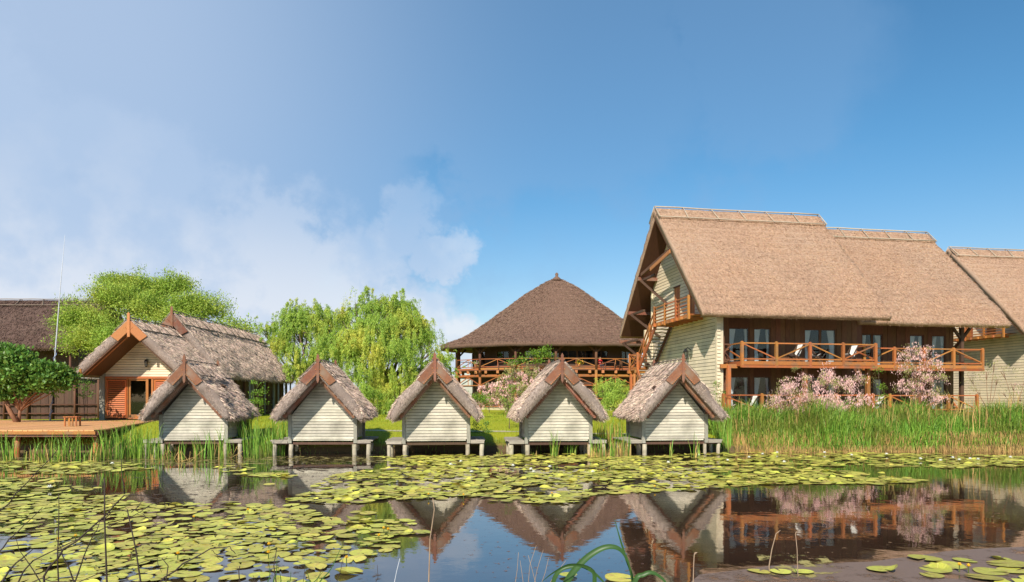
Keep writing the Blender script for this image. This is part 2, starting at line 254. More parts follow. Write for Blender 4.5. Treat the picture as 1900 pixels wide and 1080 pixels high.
# ---------------------------------------------------------------- helpers
def link(o, parent=None):
    COL.objects.link(o)
    if parent is not None: o.parent = parent
    return o
def tag(o, label=None, cat=None, group=None, kind=None):
    if label: o['label'] = label
    if cat: o['category'] = cat
    if group: o['group'] = group
    if kind: o['kind'] = kind
    return o
def empty(name, label, cat, loc=(0, 0, 0), rz=0.0, group=None):
    o = bpy.data.objects.new(name, None); o.location = loc; o.rotation_euler = (0, 0, rz); o.empty_display_size = .3
    return tag(link(o), label, cat, group)
def children(o): return [c for c in bpy.data.objects if c.parent == o]
def copy_tree(o, kids, parent=None):
    c = o.copy(); COL.objects.link(c); c.parent = parent
    for ch in kids.get(o.name, []): copy_tree(ch, kids, c)
    return c
def kid_map():
    k = {}
    for o in bpy.data.objects:
        if o.parent: k.setdefault(o.parent.name, []).append(o)
    return k
class MB:
    def __init__(s): s.v = []; s.f = []
    def add(s, vs, fs):
        b = len(s.v); s.v += [tuple(x) for x in vs]; s.f += [tuple(i+b for i in f) for f in fs]; return s
    def hexa(s, c8):
        return s.add(c8, [(0, 3, 2, 1), (4, 5, 6, 7), (0, 1, 5, 4), (1, 2, 6, 5), (2, 3, 7, 6), (3, 0, 4, 7)])
    def box(s, x0, x1, y0, y1, z0, z1):
        return s.hexa([(x0, y0, z0), (x1, y0, z0), (x1, y1, z0), (x0, y1, z0), (x0, y0, z1), (x1, y0, z1), (x1, y1, z1), (x0, y1, z1)])
    def beam(s, p, q, w, h=None, up=(0, 0, 1)):
        h = h or w; p = Vector(p); q = Vector(q); t = (q-p).normalized(); up = Vector(up)
        if abs(t.dot(up)) > .98: up = Vector((0, 1, 0))
        a = t.cross(up).normalized()*(w/2); b = a.normalized().cross(t).normalized()*(h/2)
        return s.hexa([p-a-b, p+a-b, q+a-b, q-a-b, p-a+b, p+a+b, q+a+b, q-a+b])
    def path(s, pts, rad, n=8):
        pts = [Vector(p) for p in pts]; rad = rad if isinstance(rad, (list, tuple)) else [rad]*len(pts)
        b0 = len(s.v); prev = None
        for i, p in enumerate(pts):
            t = (pts[min(i+1, len(pts)-1)]-pts[max(i-1, 0)]).normalized()
            a = (prev - t*prev.dot(t)) if prev is not None else t.cross(Vector((0, 0, 1)) if abs(t.z) < .9 else Vector((1, 0, 0)))
            a.normalize(); prev = a; c = t.cross(a)
            for k in range(n):
                an = 2*PI*k/n; s.v.append(tuple(p+(a*math.cos(an)+c*math.sin(an))*rad[i]))
        for i in range(len(pts)-1):
            for k in range(n):
                k2 = (k+1) % n; s.f.append((b0+i*n+k, b0+i*n+k2, b0+(i+1)*n+k2, b0+(i+1)*n+k))
        s.f.append(tuple(b0+k for k in reversed(range(n)))); e = b0+(len(pts)-1)*n; s.f.append(tuple(e+k for k in range(n)))
        return s
    def prism(s, poly, off):
        """extrude a planar polygon (3d points) by vector off"""
        n = len(poly); off = Vector(off); a = [Vector(p) for p in poly]; vs = a+[p+off for p in a]
        return s.add(vs, [tuple(range(n))[::-1], tuple(range(n, 2*n))]+[(i, (i+1) % n, (i+1) % n+n, i+n) for i in range(n)])
    def mesh(s, name, mat, smooth=False):
        me = bpy.data.meshes.new(name); me.from_pydata(s.v, [], s.f); me.materials.append(mat)
        if smooth: me.polygons.foreach_set('use_smooth', [True]*len(me.polygons))
        return me
    def build(s, name, mat, parent=None, smooth=False):
        me = s.mesh(name, mat, smooth)
        return link(bpy.data.objects.new(name, me), parent)
def bx(name, parent, mat, *a): return MB().box(*a).build(name, mat, parent)
def bm_(name, parent, mat, p, q, w, h=None, up=(0, 0, 1)): return MB().beam(p, q, w, h, up).build(name, mat, parent)
def tb(name, parent, mat, pts, r, n=8): return MB().path(pts, r, n).build(name, mat, parent, True)
def np_mesh(name, V, F, mat, parent=None, smooth=False):
    """V (n,3), F (m,k)"""
    me = bpy.data.meshes.new(name); V = np.ascontiguousarray(V, dtype=np.float32); F = np.ascontiguousarray(F, dtype=np.int32); m, k = F.shape
    me.vertices.add(len(V)); me.vertices.foreach_set('co', V.ravel()); me.loops.add(m*k); me.loops.foreach_set('vertex_index', F.ravel())
    me.polygons.add(m); me.polygons.foreach_set('loop_start', np.arange(0, m*k, k, dtype=np.int32)); me.polygons.foreach_set('loop_total', np.full(m, k, np.int32))
    if smooth: me.polygons.foreach_set('use_smooth', np.ones(m, bool))
    me.materials.append(mat); me.update(calc_edges=True); me.validate()
    return link(bpy.data.objects.new(name, me), parent)
def unit(a): return a/np.maximum(np.linalg.norm(a, axis=-1, keepdims=True), 1e-9)
def blades(name, P, D, L, Wd, mat, parent=None, bend=None, rng=None):
    """one triangle per straw; P base (n,3), D direction*1, L length, Wd width"""
    n = len(P); side = unit(np.cross(D, rng.normal(size=(n, 3))))*(Wd[:, None]/2)
    V = np.empty((n, 3, 3)); V[:, 0] = P-side; V[:, 1] = P+side; V[:, 2] = P+D*L[:, None]
    return np_mesh(name, V.reshape(-1, 3), np.arange(3*n).reshape(-1, 3), mat, parent)
def reeds(name, P, H, Wd, lean, mat, parent=None, rng=None):
    """bent blades of grass or reed: 5 vertices, a quad and a tip, written as 2 quads (tip quad is a sliver)"""
    n = len(P); an = rng.uniform(0, 2*PI, n); ld = np.stack([np.cos(an), np.sin(an), np.zeros(n)], 1)*(lean*H)[:, None]
    sa = an+PI/2+rng.uniform(-.9, .9, n); sd_ = np.stack([np.cos(sa), np.sin(sa), np.zeros(n)], 1)*(Wd/2)[:, None]
    up = np.zeros((n, 3)); up[:, 2] = H
    V = np.empty((n, 8, 3)); mid = P+up*.55+ld*.30; m2 = P+up*.85+ld*.62; tip = P+up*.97+ld*1.15
    V[:, 0] = P-sd_; V[:, 1] = P+sd_; V[:, 2] = mid+sd_*.9; V[:, 3] = mid-sd_*.9; V[:, 4] = m2+sd_*.6; V[:, 5] = m2-sd_*.6; V[:, 6] = tip+sd_*.08; V[:, 7] = tip-sd_*.08
    b = (np.arange(n)*8)[:, None]; F = np.concatenate([b+np.array([[0, 1, 2, 3]]), b+np.array([[3, 2, 4, 5]]), b+np.array([[5, 4, 6, 7]])])
    return np_mesh(name, V.reshape(-1, 3), F, mat, parent)
def leaves(name, P, size, mat, parent=None, rng=None, axis=None, aspect=.5, nrm=None):
    n = len(P); a = unit(rng.normal(size=(n, 3))) if axis is None else unit(axis+rng.normal(size=(n, 3))*.35)
    b = unit(np.cross(a, rng.normal(size=(n, 3)) if nrm is None else unit(nrm)+rng.normal(size=(n, 3))*.55)); s = (size*rng.uniform(.6, 1.3, n))[:, None] if np.ndim(size) == 0 else size[:, None]
    V = np.empty((n, 4, 3)); V[:, 0] = P; V[:, 1] = P+a*s*.5+b*s*aspect*.5; V[:, 2] = P+a*s; V[:, 3] = P+a*s*.5-b*s*aspect*.5
    return np_mesh(name, V.reshape(-1, 3), np.arange(4*n).reshape(-1, 4), mat, parent)
class Fbm:
    def __init__(s, seed, octaves=5, f0=.3):
        r = np.random.default_rng(seed); s.k = []; 
        for o in range(octaves):
            for _ in range(5):
                d_ = r.normal(size=3); d_ /= np.linalg.norm(d_); s.k.append((d_*f0*2**o*2*PI*r.uniform(.7, 1.3), r.uniform(0, 6.28), .5**o))
    def __call__(s, P):
        v = 0
        for k, ph, a in s.k: v = v+a*np.sin(P@k+ph)
        return v*.22
COURSE = [0.0]
def courses(v, ln): return COURSE[0]*(1-((v*ln/.62) % 1.0))
def slab(name, A, B, C, Dd, t, mat, parent, nu, nv, amp, ragged, seed, bulge=0.0, f0=.6):
    """a thick thatched sheet; A,B eave start/end, Dd,C ridge start/end (outer surface)"""
    A, B, C, Dd = (np.array(x, float) for x in (A, B, C, Dd)); fb = Fbm(seed, 4, f0); fr = Fbm(seed+7, 5, 1.2)
    n = np.cross(B-A, Dd-A); n /= np.linalg.norm(n); n = n if n[2] > 0 else -n
    dn = unit(A-Dd)
    u = np.linspace(0, 1, nu+1)[:, None, None]; v = np.linspace(0, 1, nv+1)[None, :, None]
    P = (A*(1-u)+B*u)*(1-v)+(Dd*(1-u)+C*u)*v
    disp = fb(P)*amp+bulge*np.sin(PI*np.clip(v[..., 0], 0, 1))+courses(v[..., 0], np.linalg.norm(A-Dd))
    edge = np.exp(-v[..., 0]*14)
    top = P+n*disp[..., None]-n*(edge*t*.35)[..., None]+dn*(fr(P)*ragged*np.exp(-v[..., 0]*9))[..., None]
    ey = unit(B-A); eg = np.exp(-u[..., 0]*40)*-1+np.exp(-(1-u[..., 0])*40)
    top = top+ey*(fr(P+9)*ragged*.7*np.abs(eg))[..., None]
    bot = P-n*t+dn*(fr(P+3)*ragged*.6*np.exp(-v[..., 0]*9))[..., None]
    NV = nv+1; cnt = (nu+1)*NV; V = np.concatenate([top.reshape(-1, 3), bot.reshape(-1, 3)])
    i = np.arange(nu)[:, None]; j = np.arange(nv)[None, :]; a = (i*NV+j).ravel()
    F = [np.stack([a, a+NV, a+NV+1, a+1], 1), cnt+np.stack([a, a+1, a+NV+1, a+NV], 1)]
    i = np.arange(nu)*NV; F.append(np.stack([i, i+cnt, i+NV+cnt, i+NV], 1)); i = i+nv; F.append(np.stack([i, i+NV, i+NV+cnt, i+cnt], 1))
    j = np.arange(nv); F.append(np.stack([j, j+1, j+1+cnt, j+cnt], 1)); j = j+nu*NV; F.append(np.stack([j, j+cnt, j+1+cnt, j+1], 1))
    F = np.concatenate(F)
    # outward winding
    o = np_mesh(name, V, F if np.dot(np.cross(B-A, Dd-A), n) > 0 else F[:, ::-1], mat, parent, True)
    # flat shading on the cut sides
    return o, n, dn, ey
def straw_on(name, A, B, C, Dd, t, n, dn, ey, count, L, Wd, lift, mat, parent, rng, amp, seed, f0, bulge=0, fringe=1.0, verge=1.0):
    A, B, C, Dd = (np.array(x, float) for x in (A, B, C, Dd)); fb = Fbm(seed, 4, f0)
    u = rng.uniform(0, 1, (count, 1)); v = rng.uniform(0.0, 1, (count, 1))
    P = (A*(1-u)+B*u)*(1-v)+(Dd*(1-u)+C*u)*v; P = P+n*(fb(P)*amp+bulge*np.sin(PI*v[:, 0])+courses(v[:, 0], np.linalg.norm(A-Dd)))[:, None]-n*(np.exp(-v[:, 0]*14)*t*.35)[:, None]
    D = unit(dn+n*(lift*rng.uniform(.3, 1.3, (count, 1)))+ey*rng.normal(size=(count, 1))*.28)
    Ps, Ds, Ls, Ws = [P], [D], [L*rng.uniform(.4, 1.2, count)], [Wd*rng.uniform(.6, 1.4, count)]
    ln = np.linalg.norm(B-A); k = int(ln*90*fringe)
    if k:   # hanging ends along the eave
        u = rng.uniform(0, 1, (k, 1)); P = A*(1-u)+B*u-n*t*rng.uniform(.3, 1.0, (k, 1))-dn*.05
        Ps.append(P); Ds.append(unit(dn+ey*rng.normal(size=(k, 1))*.35+np.array([0, 0, -.25]))); Ls.append(L*rng.uniform(.4, 1.0, k)); Ws.append(Wd*rng.uniform(.6, 1.4, k))
    ls = np.linalg.norm(Dd-A); k = int(ls*110*verge)
    for (p0, p1, sg) in ((A, Dd, -1), (B, C, 1)):
        if not k: break
        v = rng.uniform(0, 1, (k, 1)); P = p0*(1-v)+p1*v-n*t*rng.uniform(0, 1.0, (k, 1))-ey*sg*.05
        Ps.append(P); Ds.append(unit(dn*rng.uniform(.2, 1.0, (k, 1))+ey*sg*rng.uniform(.2, 1.0, (k, 1))+n*rng.normal(size=(k, 1))*.35)); Ls.append(L*.55*rng.uniform(.4, 1.0, k)); Ws.append(Wd*rng.uniform(.6, 1.4, k))
    o = blades(name, np.concatenate(Ps), np.concatenate(Ds), np.concatenate(Ls), np.concatenate(Ws), mat, parent, rng=rng)
    o['kind'] = 'stuff'; return o
def thatch_roof(parent, hw, ze, zr, y0, y1, t, seed, mt_, ms_, straws, cap=.75, capt=.05, L=.28, Wd=.02, lift=.22, amp=.03, ragged=.05,
                bulge=.04, f0=.6, cross=.55, pr=.022, polemat='pole', res=.22, soffit=None, fringe=1., verge=1., capstraw=None, poles=True, eave_shift=0.0):
    rng = np.random.default_rng(seed); sl = math.hypot(hw, zr-ze)
    for s in (-1, 1):
        A = (s*hw, y0, ze); B = (s*hw, y1, ze); C = (0, y1+eave_shift, zr); Dd = (0, y0+eave_shift, zr)
        nu = max(4, min(120, int((y1-y0)/res))); nv = max(4, min(70, int(sl/res)))
        o, n, dn, ey = slab('thatch_slope', A, B, C, Dd, t, mt_, parent, nu, nv, amp, ragged, seed*3+s, bulge, f0)
        straw_on('straw', A, B, C, Dd, t, n, dn, ey, straws, L, Wd, lift, ms_, o, rng, amp, seed*3+s, f0, bulge, fringe, verge)
        if soffit:
            A2, B2, C2, D2 = (Vector(q)-Vector(n)*(t+.03) for q in (A, B, C, Dd)); dd = Vector(dn)
            MB().prism([A2-dd*.25, B2-dd*.25, C2, D2], Vector(n)*-.05).build('soffit', soffit, parent)
        if cap:
            f = cap/sl; nn = Vector(n); q = lambda P_: Vector(P_)
            A2 = q(Dd)*(1-f)+q(A)*f+nn*(capt+.04); B2 = q(C)*(1-f)+q(B)*f+nn*(capt+.04); C2 = q(C)+nn*(capt+.02); D2 = q(Dd)+nn*(capt+.02)
            yy = Vector((0, .03, 0)); A2 -= yy; D2 -= yy; B2 += yy; C2 += yy
            oc, n2, dn2, ey2 = slab('ridge_cap', A2, B2, C2, D2, capt+.01, mt_, parent, nu, 4, amp*.5, ragged*.8, seed*5+s, 0, f0)
            straw_on('straw', A2, B2, C2, D2, capt, n2, dn2, ey2, capstraw or int(straws*.22), L*1.2, Wd*1.1, lift*.6, ms_, oc, rng, amp*.5, seed*5+s, f0, 0, fringe*.8, 0)
            if poles:
                pm = M[polemat]; r = pr; dnv = Vector(dn)
                w_ = lambda: Vector((rng.normal()*.01, 0, rng.normal()*.01))
                for fr in (.93,):
                    a = A2*fr+D2*(1-fr)+nn*(r+.01); b = B2*fr+C2*(1-fr)+nn*(r+.01)
                    k = max(2, int((y1-y0)/1.5)); tb('ridge_pole', parent, pm, [a.lerp(b, i/k)+w_() for i in range(k+1)], r, 6)
                k = max(1, round((y1-y0)/cross))
                for i in range(k+1):
                    fr = i/k; top_ = D2.lerp(C2, fr)+nn*(r*2)-dnv*.08; bt = A2.lerp(B2, min(1, max(0, fr+rng.normal()*.008)))+nn*(r*2+.01)+dnv*.03
                    tb('cross_pole', parent, pm, [top_, bt], r*.8, 5)
    if cap and poles:
        k = max(2, int((y1-y0)/1.5)); zt = zr+capt+.08
        tb('ridge_pole', parent, M[polemat], [(rng.normal()*.012, y0-.04+(y1-y0+.08)*i/k, zt+rng.normal()*.012+pr) for i in range(k+1)], pr*1.1, 6)
def planks(parent, yp, face, z0, z1, h, lim, mat, holes=(), name='wall_plank', th=.03, jig=0.0, rng=None):
    """horizontal clapboards on the plane y=yp looking to face (-1/+1); lim(z)->(xl,xr)"""
    k = int(round((z1-z0)/h)); c = []
    for i in range(k):
        za = z0+i*h; zb = za+h-(.018 if h < .15 else .022); 
        xl, xr = lim(za); xl2, xr2 = lim(zb)
        if xr2-xl2 < .04: xl2 = xr2 = (xl2+xr2)/2; 
        if xr-xl < .05: continue
        segs = [(xl, xr, xl2, xr2)]
        for (hx0, hx1, hz0, hz1) in holes:
            if zb > hz0+.02 and za < hz1-.02:
                ns = []
                for (a, b, a2, b2) in segs:
                    if hx1 <= a or hx0 >= b: ns.append((a, b, a2, b2)); continue
                    if hx0-a > .06: ns.append((a, hx0, a2, hx0))
                    if b-hx1 > .06: ns.append((hx1, b, hx1, b2))
                segs = ns
        for (a, b, a2, b2) in segs:
            fo = face*th; fi = face*th*.45; j = (rng.normal()*jig if rng is not None else 0)
            ya = yp+fo+j*face; yb_ = yp+fi+j*face
            c.append(MB().hexa([(a, yp, za), (b, yp, za), (b, ya, za), (a, ya, za), (a2, yp, zb), (b2, yp, zb), (b2, yb_, zb), (a2, yb_, zb)]).build(name, mat, parent))
    return c
# ---------------------------------------------------------------- ground and water
_fb = Fbm(3, 4, .06); _fs = Fbm(5, 3, .02)
def bank(x):
    P = np.stack([x, x*0, x*0], -1); w = _fb(P*1.0)*1.1
    return np.interp(x, [-60, -20, -11, -8, -4, 0, 4, 8, 12, 60], [29.6, 29.6, 29.9, 30.2, 30.6, 30.7, 30.6, 30.4, 30.6, 31.5])+w
def height(x, y):
    b = bank(x); t = y-b
    h = np.interp(t, [-6, -1.2, -.1, .15, 2.5, 10, 40], [-1.3, -.7, -.15, .34, .62, .95, 1.0])
    near = np.interp(y, [-3, .6, 2.2], [.55, .45, -1.3]); h = np.where(y < 10, np.maximum(near, -1.3), h)
    P = np.stack([x, y, y*0], -1); return h+_fs(P*1.0)*.10*(t > 2)+_fb(P*3)*.03
xs = np.unique(np.concatenate([np.linspace(-2500, -160, 14), np.linspace(-160, -40, 40), np.linspace(-40, 50, 230), np.linspace(50, 170, 40), np.linspace(170, 2500, 14)]))
ys = np.unique(np.concatenate([np.linspace(-400, -12, 8), np.linspace(-12, 6, 30), np.linspace(6, 28, 12), np.linspace(28, 44, 90), np.linspace(44, 120, 60), np.linspace(120, 2500, 20)]))
X, Y = np.meshgrid(xs, ys, indexing='ij'); Z = height(X.ravel(), Y.ravel()).reshape(X.shape)
ny = len(ys); V = np.stack([X.ravel(), Y.ravel(), Z.ravel()], 1); i = np.arange(len(xs)-1)[:, None]; j = np.arange(ny-1)[None, :]; a = (i*ny+j).ravel()
g = np_mesh('ground', V, np.stack([a, a+ny, a+ny+1, a+1], 1), M['ground'], None, True); tag(g, kind='structure')
wx = np.linspace(-180, 180, 60); wy = np.linspace(-8, 40, 20); X, Y = np.meshgrid(wx, wy, indexing='ij'); a = (np.arange(59)[:, None]*20+np.arange(19)[None, :]).ravel()
w = np_mesh('water', np.stack([X.ravel(), Y.ravel(), X.ravel()*0], 1), np.stack([a, a+20, a+21, a+1], 1), M['water'], None, True); tag(w, kind='structure')
def gz(x, y): return float(height(np.array([x]), np.array([y]))[0])
# pale footpath behind the little huts
P_ = [(-9.5, 34.2), (-7, 34.4), (-4.5, 34.3), (-2, 34.2), (1, 34.0), (4, 33.6), (6.5, 33.4), (9, 33.6)]
mb = MB(); 
for k in range(len(P_)-1):
    for s in range(5):
        def pt(t, o):
            x = P_[k][0]*(1-t)+P_[k+1][0]*t; y = P_[k][1]*(1-t)+P_[k+1][1]*t+o; return (x, y, gz(x, y)+.012)
        mb.add([pt(s/5, -.32), pt((s+1)/5, -.32), pt((s+1)/5, .32), pt(s/5, .32)], [(0, 1, 2, 3)])
tag(mb.build('path', M['path']), kind='structure')

# ---------------------------------------------------------------- the five little huts
def make_hut(px, D, rz, seed, label, jit):
    r = np.random.default_rng(seed); x = (px-950)/FPX*D
    t = empty('thatched_hut', label, 'hut', (x, D, 0), rz, 'five small thatched huts on stilts at the water')
    pale, grey = M['pale'], M['postgrey']
    y0, yw, yb = 0.0, 1.0, 3.6
    thatch_roof(t, 1.86, 1.66, 3.76, y0, 3.95, .34, seed, M['thatch_hut'], M['straw_hut'], 6500, cap=.80, capt=.045, L=.24, Wd=.028, lift=.42, amp=.075,
                ragged=.09, bulge=.05, f0=.8, cross=.62, res=.12, soffit=None, fringe=1.6, verge=4.0)
    bx('wall_core', t, M['interior'], -1.19, 1.19, yw+.06, yb-.06, .72, 1.70)
    MB().prism([(-1.15, yw+.07, 1.7), (1.15, yw+.07, 1.7), (0, yw+.07, 3.05)], (0, .05, 0)).build('gable_core', M['interior'], t)
    lim = lambda z: ((-1.24, 1.24) if z < 1.66 else (-1.24*(3.18-z)/1.52, 1.24*(3.18-z)/1.52))
    planks(t, yw, -1, .65, 3.12, .122, lim, pale, jig=.004, rng=r, th=.028)
    planks(t, yb, 1, .65, 3.12, .2, lim, pale, th=.028)
    for s in (-1, 1):      # side walls
        k = 7
        for i in range(k):
            za = .66+i*.165; x0 = s*1.25; x1 = s*1.285; x2 = s*1.262
            MB().hexa([(x0, yw+.1, za), (x1, yw+.1, za), (x1, yb-.12, za), (x0, yb-.12, za), (x0, yw+.1, za+.155), (x2, yw+.1, za+.155), (x2, yb-.12, za+.155), (x0, yb-.12, za+.155)]).build('wall_plank', pale, t)
        for y in (yw+.02, yb-.02):
            bx('corner_post', t, grey, s*1.245 if s > 0 else -1.385, 1.385 if s > 0 else -1.245, y-.07, y+.07, .48, 1.78)
        bm_('wall_plate', t, M['brown'], (s*1.30, -.02+.25, 1.72), (s*1.30, 3.9, 1.72), .1, .1)
        # barge boards
        nrm = Vector((s*.748, 0, .664)); dn = Vector((s*.664, 0, -.748)); apex = Vector((0, 0, 3.76))
        ap = apex+nrm*.05; w = .31
        poly = [ap+Vector((0, -.07, 0)), ap+dn*1.0-Vector((0, .07, 0)), ap+dn*.97-nrm*w-Vector((0, .07, 0)), Vector((0, -.07, (ap-nrm*w).z-.27*1))]
        poly[3] = Vector((0, -.07, ap.z-w/.664))
        MB().prism(poly, (0, .045, 0)).build('barge_board', M['barge'], t)
        a2 = Vector((0, 0, 3.27)); q = a2+dn*2.2
        yv_ = .24; lp = [a2+Vector((0, yv_, .03)), q+Vector((0, yv_, .03)), q+Vector((0, yv_, 0))-nrm*.15, Vector((0, yv_, 3.27-.20))]
        MB().prism(lp, (0, .05, 0)).build('verge_board', M['barge'], t)
        tr = MB()
        for k in range(26 if s > 0 else 26):
            c = a2+dn*(.06+k*.082)-nrm*.155; tr.prism([c+Vector((0, yv_, 0)), c+dn*.07+Vector((0, yv_, 0)), c+dn*.035-nrm*.045+Vector((0, yv_, 0))], (0, .05, 0))
        tr.build('carved_trim', M['barge'], t)
        tr = MB()
        c0 = ap-nrm*(w-.03)
        for k in range(11):
            c = c0+dn*(.12+k*.078); tr.prism([c+Vector((0, -.095, 0)), c+dn*.05+Vector((0, -.095, 0)), c+dn*.025-nrm*.05+Vector((0, -.095, 0))], (0, .03, 0))
        tr.build('carved_trim', M['barge2'], t)
    t.scale = (1+r.normal()*.008, 1, 1+r.normal()*.006); t.rotation_euler = (0, r.normal()*.004, rz)
    for (yy, sg) in ((-.11, 1), (3.99, 1)):      # carved finials
        mb = MB(); mb.box(-.052, .052, yy, yy+.05, 3.05, 4.0); mb.box(-.10, .10, yy+.005, yy+.045, 3.84, 3.90); mb.prism([(-.065, yy, 4.0), (.065, yy, 4.0), (0, yy, 4.13)], (0, .05, 0)); mb.prism([(-.05, yy, 3.05), (.05, yy, 3.05), (0, yy, 2.93)], (0, .05, 0))
        mb.build('finial', M['barge'], t)
    # floor frame, piles and the narrow decks beside the walls
    for yy in (yw+.05, yb-.05): bm_('floor_beam', t, M['dark'], (-1.95, yy+.05, .47), (1.92, yy+.05, .47), .1, .10)  # dark timber paints the shadow under the wall onto these beams
    bm_('sill_beam', t, pale, (-1.2, yw+.02, .61), (1.2, yw+.02, .61), .07, .05)
    for xx in (-1.92, -1.27, 1.27, 1.86):
        for yy in (yw+.03, 2.0, 3.0, yb+.1):
            q = .085+r.normal()*.006; tb('pile', t, M['pile'], [(xx+r.normal()*.02, yy, -.7), (xx+r.normal()*.012, yy, .2), (xx, yy, .44)], [q, q, q*.96], 10)
    for s in (-1, 1):
        k = 14
        for i in range(k):
            yy = yw-.02+i*.205; e = r.uniform(-.04, .05)
            bx('deck_plank', t, M['deck'], *( (-2.06-e, -1.39) if s < 0 else (1.39, 1.98+e)), yy, yy+.185, .555+r.uniform(0, .012), .60+r.uniform(0, .012))
    bm_('deck_edge', t, M['deck'], (-2.02, yw-.05, .52), (-1.40, yw-.05, .52), .05, .09); bm_('deck_edge', t, M['deck'], (1.40, yw-.05, .52), (1.95, yw-.05, .52), .05, .09)
    return t
def thatch_hole_shade(hut, s, y, f, r_, seed):
    nv = Vector((s*.748, 0, .664)); A = Vector((s*1.86, y, 1.66)); C = Vector((0, y, 3.76)); c = A.lerp(C, f)+nv*.10; q = np.random.default_rng(seed); n = 70
    P = np.array(c)+q.normal(size=(n, 3))*np.array([r_*.5, r_*.6, r_*.5]); D_ = unit(np.array([s*.664, 0, -.748])+q.normal(size=(n, 3))*.5)
    o = blades('hole_shade_straw', P, D_, q.uniform(.08, .2, n), q.uniform(.03, .06, n), M['dark'], hut, rng=q); o['kind'] = 'stuff'  # dark blades paint the shade of a hole; the thatch stays whole
_h1 = make_hut(343, 28.1, R(5.2), 11, 'leftmost of the five small huts, cattails against its wall, a dark hole in its thatch', 0)
thatch_hole_shade(_h1, 1, 1.7, .55, .13, 1)
make_hut(590, 27.8, R(4.6), 22, 'second small hut from the left, standing in front of the yellow-green willow', 0)
make_hut(808, 27.5, R(4.0), 33, 'middle one of the five small huts, lawn on both sides of it', 0)
make_hut(1043, 27.6, R(4.2), 44, 'fourth small hut from the left, below the round roof, thin reeds along its right side', 0)
_h5 = make_hut(1267, 28.0, R(4.8), 55, 'rightmost of the five small huts, its corner before the big gabled building', 0)
thatch_hole_shade(_h5, -1, .35, .5, .07, 2)

# ---------------------------------------------------------------- lamps
def wall_lamp(name, label, loc, sc=1.0, rz=0.0):
    t = empty(name, label, 'lamp', loc, rz)
    s = sc
    tb('bracket', t, M['black'], [(0, 0, .12*s), (0, -.10*s, .20*s), (0, -.16*s, .16*s)], .012*s, 6)
    MB().path([(0, -.16*s, .17*s), (0, -.16*s, .13*s), (0, -.16*s, .08*s)], [.012*s, .05*s, .085*s], 6).build('lamp_cap', M['black'], t)
    g = MB().path([(0, -.16*s, .08*s), (0, -.16*s, -.12*s)], [.07*s, .045*s], 6).build('lamp_glass', M['glass'], t)
    f = MB()
    for k in range(6):
        a = k*PI/3; f.beam((.072*s*math.cos(a), -.16*s+.072*s*math.sin(a), .08*s), (.046*s*math.cos(a), -.16*s+.046*s*math.sin(a), -.12*s), .012*s)
    f.build('lamp_frame', M['black'], t); MB().path([(0, -.16*s, -.12*s), (0, -.16*s, -.17*s)], [.05*s, .012*s], 6).build('lamp_base', M['black'], t)
    return t

# ---------------------------------------------------------------- the house with the terrace
H = empty('thatched_house', 'low thatched house with louvred orange shutters behind the left deck', 'house', (-23.2, 42.5, 0), R(.6))
thatch_roof(H, 3.35, 3.95, 7.05, 0, 5.9, .42, 101, M['thatch_hut'], M['straw_hut'], 9000, cap=1.05, capt=.06, L=.34, Wd=.026, lift=.25, amp=.06, ragged=.09, bulge=.08, cross=1.15, pr=.035, res=.2, soffit=M['brown'])
thatch_roof(H, 3.45, 4.0, 8.15, 5.5, 22.0, .42, 103, M['thatch_hut'], M['straw_hut'], 22000, cap=1.15, capt=.06, L=.34, Wd=.026, lift=.22, amp=.06, ragged=.09, bulge=.08, cross=1.3, pr=.035, res=.24)
yw = 2.1; hole = (-2.55, 2.35, .9, 3.58)
lim = lambda z: ((-2.72, 2.72) if z < 4.05 else (-2.72*(6.55-z)/2.5, 2.72*(6.55-z)/2.5))
planks(H, yw, -1, 1.08, 6.5, .155, lim, M['cream'], holes=[hole], th=.03)
for xx in (-2.80, 2.80): bx('corner_post', H, M['postgrey'], xx-.16, xx+.16, yw-.12, yw+.2, .8, 4.2)
bx('side_wall', H, M['postgrey'], -2.75, -2.55, yw+.2, 21, .8, 4.2)
bx('side_wall', H, M['dark'], 2.55, 2.72, yw+.2, 21, .8, 4.3)
bx('back_wall', H, M['dark'], -2.5, 2.5, 20.8, 21, .8, 4.3)
bx('room_wall', H, M['interior'], -2.5, 2.5, 3.8, 3.9, .9, 4.0); bx('room_ceiling', H, M['interior'], -2.54, 2.54, yw+.06, 3.9, 3.72, 3.80); bx('room_floor', H, M['brown'], -2.54, 2.54, yw+.02, 3.9, .98, 1.04)
for k in range(12):
    yy = yw+.6+k*1.7; bx('wall_post', H, M['brown'] if k % 3 else M['postgrey'], 2.74, 2.90, yy-.09, yy+.09, .8, 4.2)
    if k % 2: tb('wall_post', H, M['postgrey'], [(3.2, yy, .8), (3.2, yy, 4.1)], .07, 8)
